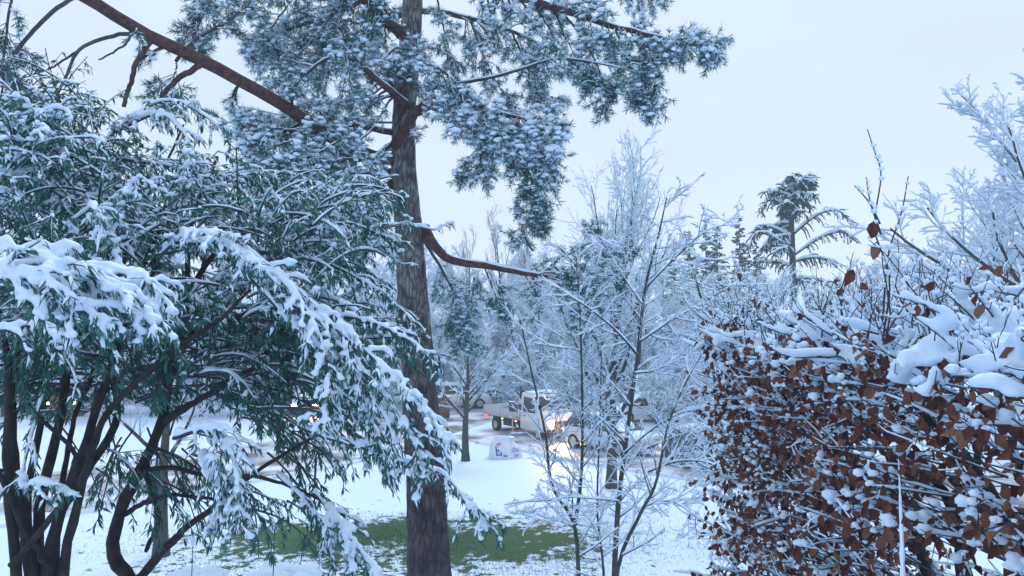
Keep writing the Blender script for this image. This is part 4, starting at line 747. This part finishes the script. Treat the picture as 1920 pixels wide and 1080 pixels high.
def car(loc, rz, paint, label, L=4.2, W=1.74, H=1.48, snow=0.06, lights=None, group=None):
    rt = root('parked_car' if not lights else 'car', loc, label, 'car', group, rz); hl_ = L / 2; hw_ = W / 2
    xs = [-hl_, -hl_ + .12, -hl_ + .5, -.9, 0, .75, 1.15, hl_ - .45, hl_ - .08, hl_]
    top = [.72, .9, .95, .95, .93, .93, .92, .80, .66, .5]; wd = [.78, .92, 1, 1, 1, 1, 1, .97, .86, .74]
    a = Acc(); loft(a, [(x, [(hw_ * w0 * .6, .2), (hw_ * w0 * .95, .26), (hw_ * w0, .5), (hw_ * w0 * .985, z - .08), (hw_ * w0 * .9, z)]) for x, z, w0 in zip(xs, top, wd)]); part('body', a, paint, rt, local=True)
    a = Acc(); gx_ = [-hl_ + .2, -hl_ + .55, -1.0, 0.0, .45, 1.2]; gt = [.95, 1.36, 1.46, 1.48, 1.42, .93]
    a_st = [(x, [(hw_ * .93, .9), (hw_ * .92, .93), (hw_ * (.93 - .2 * max(z - .93, 0) / .55), max(z - .05, .94)), (hw_ * (.82 - .12 * max(z - .93, 0) / .55), max(z, .95))]) for x, z in zip(gx_, gt)]
    loft(a, a_st); part('window_glass', a, GLASS, rt, local=True)
    a = Acc(); loft(a, [(x, [(hw_ * .71, z + .002), (hw_ * .74, z + .012), (hw_ * .6, z + .03), (hw_ * .3, z + .035)]) for x, z in zip([-hl_ + .5, -1.0, 0, .5], [1.35, 1.46, 1.48, 1.42])]); rf = part('roof', a, paint, rt, local=True)
    for sx in (-1, 1):
        for xx in (-.95, .12):
            a = Acc(); box(a, xx - .035, xx + .035, sx * hw_ * .925 - .012, sx * hw_ * .925 + .012, .92, 1.1); box(a, xx - .035, xx + .035, sx * hw_ * .82 - .03, sx * hw_ * .85 + .02, 1.1, 1.4); part('pillar', a, paint, rt, local=True)
        a = Acc(); box(a, .68, .84, sx * (hw_ + .02) - .07, sx * (hw_ + .02) + .07, .93, 1.06, .03); part('mirror', a, paint, rt, local=True)
        a = Acc(); box(a, hl_ - .22, hl_ - .02, sx * hw_ * .68 - .16, sx * hw_ * .68 + .16, .56, .70, .03); part('headlight', a, LAMP if lights else OFFL, rt, local=True)
        a = Acc(); box(a, -hl_ - .005, -hl_ + .12, sx * hw_ * .74 - .1, sx * hw_ * .74 + .1, .62, .9, .03); part('tail_light', a, TAIL if lights else mat('tail_lens', (.35, .02, .02), .2), rt, local=True)
        for xx in (-1.27, 1.28): wheel(rt, xx, sx * (hw_ - .08), out=sx)
        a = Acc(); box(a, -.15, -.02, sx * hw_ - .01, sx * hw_ + .012, .78, .81); part('door_handle', a, BLACKP, rt, local=True)
    a = Acc(); box(a, hl_ - .09, hl_ + .01, -hw_ * .5, hw_ * .5, .3, .42, .02); part('grille', a, BLACKP, rt, local=True)
    if snow:
        a = Acc()
        def sheet(x0, x1, wy, zf):
            nx_, ny_ = 22, 14; X_, Y_ = np.meshgrid(np.linspace(x0, x1, nx_), np.linspace(-wy, wy, ny_)); e = np.minimum(np.minimum(X_ - x0, x1 - X_), wy - np.abs(Y_)); Z_ = np.interp(X_, *zf) + snow * np.clip(e / .1, 0, 1)**.5 * (1 + .25 * rng.normal(size=X_.shape) * .5) - .01 - .05 * (np.abs(Y_) / wy)**2; i = (np.arange(ny_ - 1)[:, None] * nx_ + np.arange(nx_ - 1)[None]).ravel(); a.add(np.stack([X_, Y_, Z_], -1), np.stack([i, i + 1, i + nx_ + 1, i + nx_], -1))
        sheet(-hl_ + .45, .55, hw_ * .74, ([-hl_ + .5, -1, 0, .5], [1.38, 1.49, 1.51, 1.44])); sheet(1.15, hl_ - .1, hw_ * .85, ([1.15, hl_ - .45, hl_ - .1], [.93, .82, .70])); sheet(.5, 1.16, hw_ * .72, ([.5, 1.16], [1.43, .97])); sheet(-hl_ + .1, -hl_ + .5, hw_ * .8, ([-hl_ + .1, -hl_ + .5], [.97, 1.36]))
        part('snow_cover', a, SNOW, rt, local=True)
    if lights:
        for sx in (-1, 1): spot(rt, (hl_ + .1, sx * hw_ * .68, .64), lights)
    return rt
def spot(rt, loc, power, rz=-math.pi / 2, down=R_(83)):
    l = bpy.data.lights.new('headlamp_beam', 'SPOT'); l.energy = power; l.color = (1.0, 0.62, 0.3); l.spot_size = R_(110); l.spot_blend = 0.9; l.shadow_soft_size = 0.06
    o = put(bpy.data.objects.new('headlamp_beam', l), rt); o.location = loc; o.rotation_euler = (down, 0, rz)
# flatbed truck
tk = root('flatbed_truck', (0.75, 37.6, 0), 'white flatbed truck with its headlights on driving along the slushy road', 'truck', rz=R_(-56))
a = Acc(); hw_ = .98
cab = [(.75, 2.28), (.85, 2.34), (1.45, 2.34), (1.75, 2.22), (2.35, 1.42), (2.95, 1.22), (3.1, .95), (3.12, .45)]
xs = [.7, .72, 1.5, 1.8, 2.3, 2.9, 3.08, 3.12]; zt = [2.2, 2.3, 2.34, 2.2, 1.5, 1.28, 1.05, .8]; wt = [.96, .98, 1, 1, 1, .98, .9, .82]
loft(a, [(x, [(hw_ * w0 * .85, .38), (hw_ * w0, .45), (hw_ * w0, min(1.2, z - .12)), (hw_ * w0 * (1 - .1 * max(0, z - 1.3)), z - .06), (hw_ * w0 * (1 - .1 * max(0, z - 1.3)) - .08, z)]) for x, z, w0 in zip(xs, zt, wt)]); part('cab', a, WHITE, tk, local=True)
for sx in (-1, 1):
    a = Acc(); yo = sx * (hw_ + .004); v = [(1.0, yo, 1.32), (2.12, yo, 1.34), (1.72, sx * (hw_ - .055), 2.08), (1.0, sx * (hw_ - .065), 2.12)]; v2 = [(x, y + sx * .008, z) for x, y, z in v]; a.add(v + v2, [(0, 1, 2, 3), (4, 5, 6, 7), (0, 1, 5, 4), (1, 2, 6, 5), (2, 3, 7, 6), (3, 0, 4, 7)]); part('side_window', a, GLASS, tk, local=True)
    a = Acc(); box(a, 2.0, 2.14, sx * (hw_ + .16) - .1, sx * (hw_ + .16) + .1, 1.4, 1.78, .03); part('mirror', a, BLACKP, tk, local=True)
    a = Acc(); box(a, 2.95, 3.14, sx * .72 - .17, sx * .72 + .17, .80, 1.02, .04); part('headlight', a, LAMP, tk, local=True)
    a = Acc(); box(a, 3.02, 3.13, sx * .86 - .06, sx * .86 + .06, .62, .74, .02); part('fog_light', a, OFFL, tk, local=True)
    a = Acc(); box(a, -2.95, -2.86, sx * .82 - .12, sx * .82 + .12, .62, .76, .02); part('tail_light', a, TAIL, tk, local=True)
    for xx, nm in ((-1.0, 'marker_light'), (.3, 'marker_light')):
        a = Acc(); box(a, xx - .06, xx + .06, sx * .97 - .02, sx * .97 + .02, .72, .79, .01); part(nm, a, MARK, tk, local=True)
    a = Acc(); box(a, -2.85, .55, sx * 1.0 - .02, sx * 1.0 + .02, .92, 1.34, .008); dp = part('dropside', a, GREYP, tk, local=True)
    for xx in (-2.8, -1.2, .5):
        a = Acc(); box(a, xx - .03, xx + .03, sx * 1.025 - .02, sx * 1.025 + .02, .9, 1.36); part('stanchion', a, GREYP, dp, local=True)
    a = Acc(); box(a, 1.02, 1.2, sx * (hw_ + .004) - .01, sx * (hw_ + .004) + .012, 1.1, 1.14); part('door_handle', a, BLACKP, tk, local=True)
    for xx in (-1.75, 2.25): wheel(tk, xx, sx * .84, .36, .24, sx)
    a = Acc(); box(a, -.95, .3, sx * .93 - .02, sx * .93 + .02, .42, .62, .01); part('side_guard', a, BLACKP, tk, local=True)
a = Acc(); box(a, -2.9, .58, -.98, .98, .84, .918); part('load_bed', a, GREYP, tk, local=True)
a = Acc(); box(a, -2.9, -2.86, -.98, .98, .92, 1.34); part('tailgate', a, GREYP, tk, local=True)
a = Acc(); box(a, .58, .64, -.98, .98, .84, 1.95, .01); part('headboard', a, GREYP, tk, local=True)
a = Acc(); box(a, -2.8, 2.2, -.42, .42, .5, .835); part('chassis', a, BLACKP, tk, local=True)
a = Acc(); v = [(1.86, -.84, 2.13), (1.86, .84, 2.13), (2.30, .9, 1.53), (2.30, -.9, 1.53)]; v2 = [(x + .04, y, z + .03) for x, y, z in v]; a.add(v + v2, [(0, 1, 2, 3), (4, 5, 6, 7), (0, 1, 5, 4), (1, 2, 6, 5), (2, 3, 7, 6), (3, 0, 4, 7)]); part('windscreen', a, GLASS, tk, local=True)
a = Acc(); box(a, 3.06, 3.15, -.5, .5, .62, .98, .02); part('grille', a, BLACKP, tk, local=True)
a = Acc(); box(a, 2.98, 3.18, -.95, .95, .36, .6, .05); part('bumper', a, BLACKP, tk, local=True)
a = Acc(); blobs(a, np.stack([rng.uniform(.8, 1.7, 60), rng.uniform(-.8, .8, 60), np.full(60, 2.33)], 1), 0.14, True, .35, .1); blobs(a, np.stack([rng.uniform(-2.7, .4, 160), rng.uniform(-.85, .85, 160), np.full(160, .95)], 1), 0.2, True, .35, .1); part('snow_cover', a, SNOW, tk, local=True)
tk.scale = (.9, .9, .9)
for sx in (-1, 1): spot(tk, (3.2, sx * .72, .9), 2200)
car((4.1, 32.7, 0.012), R_(-47), SILVER, 'silver hatchback parked in the glow of the truck headlights', snow=0.03)
car((7.3, 42.2, 0.0), R_(-170), WHITE, 'white car under snow parked on the far side of the road', snow=0.08)
car((7.7, 28.6, 0.012), R_(-46), DARKP, 'dark car with thick snow on roof and bonnet parked near the hedge', snow=0.10)
car((12.2, 38.0, 0.0), R_(-46), SILVER, 'snow-buried silver car parked opposite, behind the sapling branches', snow=0.11)
car((-12.8, 46, 0.0), R_(-62), DARKP, 'oncoming car with glowing headlights beyond the evergreen shrubs', snow=0.04, lights=160)
car((-3.4, 48.5, 0.0), R_(10), WHITE, 'white snow-capped car standing beyond the small lawn tree', snow=0.10)
# orange van behind the shrub stems
vn = root('orange_van', (-26.0, 46, 0), 'orange van with lit lamp glimpsed between the dark shrub stems', 'van', rz=R_(-78))
a = Acc(); loft(a, [(x, [(.8 * w0, .3), (.95 * w0, .4), (.95 * w0, 1.2), (.9 * w0, z - .1), (.78 * w0, z)]) for x, z, w0 in [(-2.4, 2.0, .96), (-2.3, 2.1, 1), (1.0, 2.12, 1), (1.5, 2.0, 1), (1.95, 1.3, 1), (2.4, 1.1, .95), (2.5, .8, .85)]]); part('body', a, ORANGE, vn, local=True)
for sx in (-1, 1):
    for xx in (-1.5, 1.6): wheel(vn, xx, sx * .86, .34, .22, sx)
    a = Acc(); box(a, 2.36, 2.5, sx * .66 - .14, sx * .66 + .14, .72, .9, .03); part('headlight', a, LAMP, vn, local=True)
    a = Acc(); box(a, .5, 1.35, sx * .93 - .02, sx * .935 + .02, 1.25, 1.8, .01); part('side_window', a, GLASS, vn, local=True)
a = Acc(); box(a, 0.2, .5, -.3, .3, 2.12, 2.26, .04); part('beacon', a, MARK, vn, local=True)
a = Acc(); blobs(a, np.stack([rng.uniform(-2.1, 1.0, 120), rng.uniform(-.65, .65, 120), np.full(120, 2.1)], 1), .2, True, .35, .1); part('snow_cover', a, SNOW, vn, local=True)
# bulk bag
g = ground_at(945, 857); bag = root('bulk_bag', g, 'slumped white woven bulk bag printed in blue, dusted with snow', 'bag', rz=R_(20))
BAGM = mat('woven_white', (0.66, 0.70, 0.78), 0.6, (0.74, 0.77, 0.84), 4, 0.4, 12); BLUE = mat('blue_print', (0.02, 0.12, 0.42), 0.6); PINK = mat('pink_print', (0.45, 0.08, 0.22), 0.6)
bv = np.array([(-.62,-.30,0),(.05,-.50,0),(.66,-.34,0),(.70,.25,0),(.1,.48,0),(-.55,.36,0),(-.66,-.22,.52),(-.02,-.46,.40),(.62,-.30,.38),(.60,.22,.40),(.05,.40,.50),(-.50,.28,.58),(-.34,-.06,.92),(.10,-.12,.84),(.42,-.02,.60),(.02,.10,.86)])
bf = [(0,1,7,6),(1,2,8,7),(2,3,9,8),(3,4,10,9),(4,5,11,10),(5,0,6,11),(6,7,13,12),(7,8,14,13),(12,13,15,11),(9,10,15,14)]; bt_ = [(8,9,14),(13,14,15),(10,11,15),(6,12,11)]
a = Acc(); a.add(bv, bf, bt_); tmpo = bpy.data.objects.new('tmp', a.mesh('sack')); C.objects.link(tmpo); md = tmpo.modifiers.new('s', 'SUBSURF'); md.subdivision_type = 'SIMPLE'; md.levels = 3; md2 = tmpo.modifiers.new('m', 'SMOOTH'); md2.factor = .5; md2.iterations = 1
me = bpy.data.meshes.new_from_object(tmpo.evaluated_get(bpy.context.evaluated_depsgraph_get())); bpy.data.objects.remove(tmpo); me.materials.append(BAGM); body = put(bpy.data.objects.new('sack', me), bag)
def text_part(s, size, m, parent, M, nm='print'):
    cu = bpy.data.curves.new(nm, 'FONT'); cu.body = s; cu.size = size; cu.extrude = 0.002; cu.align_x = 'CENTER'; cu.align_y = 'CENTER'; tmp = bpy.data.objects.new('t', cu); C.objects.link(tmp)
    me = bpy.data.meshes.new_from_object(tmp.evaluated_get(bpy.context.evaluated_depsgraph_get())); bpy.data.objects.remove(tmp); me.materials.clear(); me.materials.append(m); o = put(bpy.data.objects.new(nm, me), parent); o.matrix_local = M; return o
def face_M(x, y, z, az, tilt): return Matrix.Translation((x, y, z)) @ Matrix.Rotation(az, 4, 'Z') @ Matrix.Rotation(R_(90) - tilt, 4, 'X')
def patch(m, pts, nm='print'): # flat print laid 6 mm proud of a sack face
    a = Acc(); a.add(pts, [(0, 1, 2, 3)]); part(nm, a, m, body, local=True)
def on_face(A_, B_, D_, u, v):  # A lower-left, B lower-right, D upper-left
    A_, B_, D_ = map(np.array, (A_, B_, D_)); nn_ = np.cross(B_ - A_, D_ - A_); nn_ = nn_ / np.linalg.norm(nn_); return A_ + (B_ - A_) * u + (D_ - A_) * v + nn_ * .012
fl = ((-.62, -.30, 0), (.05, -.50, 0), (-.66, -.22, .52)); fr_ = ((.05, -.50, 0), (.66, -.34, 0), (-.02, -.46, .40))
for u0, u1, v0, v1 in [(.28,.36,.25,.95),(.28,.62,.25,.36),(.54,.62,.25,.85),(.42,.48,.45,.95),(.28,.62,.62,.72),(.68,.92,.18,.28),(.72,.92,.36,.44)]: patch(BLUE, [on_face(*fl, u, v) for u, v in ((u0, v0), (u1, v0), (u1, v1), (u0, v1))])
patch(PINK, [on_face(*fl, u, v) for u, v in ((.36, 1.02), (.62, 1.12), (.62, 1.22), (.36, 1.12))])
az = math.atan2(.16, .61); text_part('De', .26, BLUE, body, face_M(.34, -.435, .33, az, R_(3)))
for zq, x0_, x1_ in ((.12, .40, .75), (.07, .45, .70)): patch(BLUE, [on_face(*fr_, u, v) for u, v in ((x0_, zq * 2.5), (x1_, zq * 2.5), (x1_, zq * 2.5 + .06), (x0_, zq * 2.5 + .06))])
a = Acc(); blobs(a, np.stack([rng.uniform(-.3, .35, 60), rng.normal(.03, .07, 60), np.full(60, .78)], 1), .09, True, .35, .1); part('snow_cover', a, SNOW, body, local=True)
# bin on post
g = ground_at(961, 823); bn = root('post_bin', g, 'dark green bin fixed on a slim grey post by the kerb', 'bin')
STEEL = mat('galvanised', (0.35, 0.36, 0.38), 0.45, metal=0.5); GREENP = mat('green_metal', (0.015, 0.06, 0.04), 0.5)
a = Acc(); tubes(a, g + np.array([[0, 0, -.1], [0, 0, 1.0], [0, 0, 1.75]]), np.full(3, .035), 10); part('post', a, STEEL, bn)
a = Acc(); box(a, -.16, .12, -.22, -.04, 1.28, 1.68, .02); bb = part('bin_body', a, GREENP, bn, local=True); a = Acc(); box(a, -.18, .14, -.24, -.02, 1.685, 1.72, .01); part('lid', a, GREENP, bb, local=True)
a = Acc(); box(a, .13, .42, -.16, -.05, 1.25, 1.6, .02); part('bag_dispenser', a, GREENP, bn, local=True)
a = Acc(); blobs(a, np.stack([rng.uniform(-.12, .08, 14), rng.uniform(-.2, -.06, 14), np.full(14, 1.73)], 1), .07, True, .4, .1); part('snow_cap', a, SNOW, bn, local=True)
# street lamp
sx_, sy_ = at(863, 632, 46)[:2]; st = root('street_lamp', (sx_, sy_, 0), 'lit street lamp glowing warm white among the snowy trees', 'street lamp')
a = Acc(); tubes(a, np.array([(sx_, sy_, 0), (sx_, sy_, 2), (sx_, sy_, 4.35)]), np.array([.07, .05, .04]), 10); part('pole', a, STEEL, st)
a = Acc(); lathe = np.array([(sx_, sy_, z) for z in (4.35, 4.42, 4.6, 4.75, 4.8)]); tubes(a, lathe, np.array([.08, .2, .24, .16, .02]), 14); part('lantern', a, mat('lamp_glow', (.9, .85, .7), .3, emit=(1, .78, .5), es=6), st)
a = Acc(); tubes(a, np.array([(sx_, sy_, z) for z in (4.8, 4.84, 4.9)]), np.array([.2, .17, .03]), 14); part('cap', a, STEEL, st)
# brown cabinet
g = at(826, 800, 43); ub = root('utility_cabinet', (g[0], 43, 0), 'brown roadside utility cabinet partly hidden by the pine trunk', 'cabinet'); BRN = mat('brown_metal', (0.16, 0.085, 0.05), 0.6, (0.2, 0.11, 0.07), 5)
a = Acc(); box(a, -.5, .5, -.25, .25, .06, 1.15, .03); part('housing', a, BRN, ub, local=True); a = Acc(); box(a, -.54, .54, -.29, .29, 1.155, 1.22, .02); part('lid', a, BRN, ub, local=True); a = Acc(); box(a, -.45, .45, -.2, .2, 0, .055); part('plinth', a, KERB, ub, local=True)
for sx in (-1, 1): a = Acc(); box(a, sx * .24 - .2, sx * .24 + .2, -.262, -.252, .14, 1.08); part('door', a, BRN, ub, local=True)
a = Acc(); blobs(a, np.stack([rng.uniform(-.45, .45, 30), rng.uniform(-.2, .2, 30), np.full(30, 1.24)], 1), .12, True, .4, .1); part('snow_cap', a, SNOW, ub, local=True)
# wire mesh fence on lawn edge
f0, f1 = ground_at(125, 968), ground_at(340, 930); fn = root('wire_fence', f0, 'low square-mesh wire fence along the snowy lawn edge', 'fence'); WIRE = mat('frosted_wire', (0.55, 0.6, 0.68), 0.6)
for i in range(18):
    p = f0 + (f1 - f0) * i / 17; a = Acc(); tubes(a, np.array([p, p + [0, 0, .25], p + [0, 0, .55]]), np.full(3, .022 if i % 6 == 0 else .012), 5); part('post' if i % 6 == 0 else 'wire', a, WIRE, fn)
for z in (.08, .24, .40, .54): a = Acc(); tubes(a, np.array([f0 + [0, 0, z], (f0 + f1) / 2 + [0, 0, z - .01], f1 + [0, 0, z]]), np.full(3, .012), 5); part('wire', a, WIRE, fn)
# brick house beyond
BRICK = mat('brick_wall', (0.20, 0.09, 0.065), 0.85, (0.27, 0.13, 0.10), 2.2, 0.4, 12); LIT = mat('lit_window', (.8, .6, .3), .4, emit=(1, .66, .28), es=2.2); FRAME = mat('white_frame', (.7, .7, .7), .5)
hs_ = root('brick_house', (-20.5, 64, 0), 'red brick house with lit windows and snowy roof behind the shrubs', 'house')
a = Acc(); box(a, -8, 8, 0, 8, 0, 5.2); part('wall', a, BRICK, hs_, local=True)
a = Acc(); a.add([(-8.5, -.5, 5.15), (8.5, -.5, 5.15), (8.5, 4, 8.4), (-8.5, 4, 8.4), (-8.5, 8.5, 5.15), (8.5, 8.5, 5.15)], [(0, 1, 2, 3), (3, 2, 5, 4)], [(0, 3, 4), (1, 5, 2)]); rf = part('roof', a, SNOW_FAR, hs_, local=True, smooth=False); a = Acc(); box(a, 3.2, 4.1, 3.2, 4.0, 7.4, 9.4); part('chimney', a, BRICK, rf, local=True)
for x in (-6.2, -3.4, -.6, 2.2, 5.0):
    for z in (1.3, 3.6):
        a = Acc(); box(a, x - .55, x + .55, -.06, .02, z - .02, z + 1.32); wf = part('window', a, FRAME, hs_, local=True)
        for q in (-.27, .27): a = Acc(); box(a, x + q - .23, x + q + .23, -.075, -.062, z + .06, z + 1.24); part('pane', a, LIT if (z < 2 and x in (2.2, 5.0)) else GLASS, wf, local=True)
        a = Acc(); box(a, x - .62, x + .62, -.14, .03, z - .1, z - .022); part('sill', a, SNOW_FAR, wf, local=True)
a = Acc(); box(a, 6.4, 7.4, -.05, .03, 0, 2.1); dr_ = part('door', a, GREENP, hs_, local=True); a = Acc(); box(a, 6.5, 6.56, -.1, -.05, 1.0, 1.12); part('handle', a, STEEL, dr_, local=True)
# small snow-capped plants at the lawn's near edge
def low_plant(px, py, d, wd, label, stalk=False):
    p = at(px, py, d); zb = float(gz(0, d)); rt = root('perennial_plant', (p[0], d, zb), label, 'plant'); a, s = Acc(), Acc(); n = 26 if not stalk else 2
    if stalk:
        Q = smooth_path([(p[0] - .03, d, zb), (p[0] - .02, d, (zb + p[2]) / 2), (p[0], d, p[2])], 16)[None]; tubes(a, Q, np.linspace(.008, .004, 16)[None], 5); blobs(s, [Q[0, -1] - [0.002, 0, .02]], [.034], True, 1.7, .1); s2_ = Acc(); blobs(s2_, [Q[0, 9]], [.03], True, 1.3, .1); part('snow_tuft', s2_, SNOW, rt)
    else:
        org = np.stack([p[0] + rng.normal(0, wd * .15, n), d + rng.normal(0, wd * .15, n), np.full(n, zb)], 1); tg = np.stack([p[0] + rng.uniform(-wd, wd, n), d + rng.uniform(-wd, wd, n) * .7, p[2] - rng.uniform(0, .12, n)], 1)
        f = np.linspace(0, 1, 8)[None, :, None]; Q = org[:, None] * (1 - f) + tg[:, None] * f + np.sin(f * 3.14) * .04 * rng.normal(size=(n, 1, 3)); tubes(a, Q, np.tile(np.linspace(.008, .004, 8), (n, 1)), 4); blobs(s, tg + [0, 0, .02], rng.uniform(.07, .14, n), True, .7, .1); blobs(s, tg + rng.normal(0, .05, tg.shape) * [1, 1, .3], rng.uniform(.05, .09, n), True, .7, .1)
    part('stalks', a, TWIG, rt); part('snow_cap', s, SNOW, rt)
low_plant(535, 1072, 8.5, .32, 'rounded low plant buried under a cushion of snow'); low_plant(368, 1082, 8.0, .22, 'small plant tip poking up under a flat snow cap by the forked stem'); low_plant(515, 985, 8.2, .1, 'single dry seed stalk topped with a snow tuft', True); low_plant(362, 1010, 7.6, .1, 'short dry stalk with snow tip beside the curved shrub stem', True)


# winter haze filling the air around the whole place, sky outside it
hz = Acc(); box(hz, -130, 130, -30, 140, -1.2, 22); me = hz.mesh('haze', smooth=False); hm = bpy.data.materials.new('haze'); hm.use_nodes = True; hn = hm.node_tree; hn.nodes.clear()
ho = hn.nodes.new('ShaderNodeOutputMaterial'); pv = hn.nodes.new('ShaderNodeVolumePrincipled'); pv.inputs['Color'].default_value = (0.94, 0.98, 1.0, 1); pv.inputs['Density'].default_value = 0.0017; hn.links.new(pv.outputs[0], ho.inputs['Volume'])
me.materials.append(hm); hzo = put(bpy.data.objects.new('haze', me)); hzo['kind'] = 'stuff'; hzo['label'] = 'pale cold haze hanging over the snowy street'; hzo['category'] = 'haze'
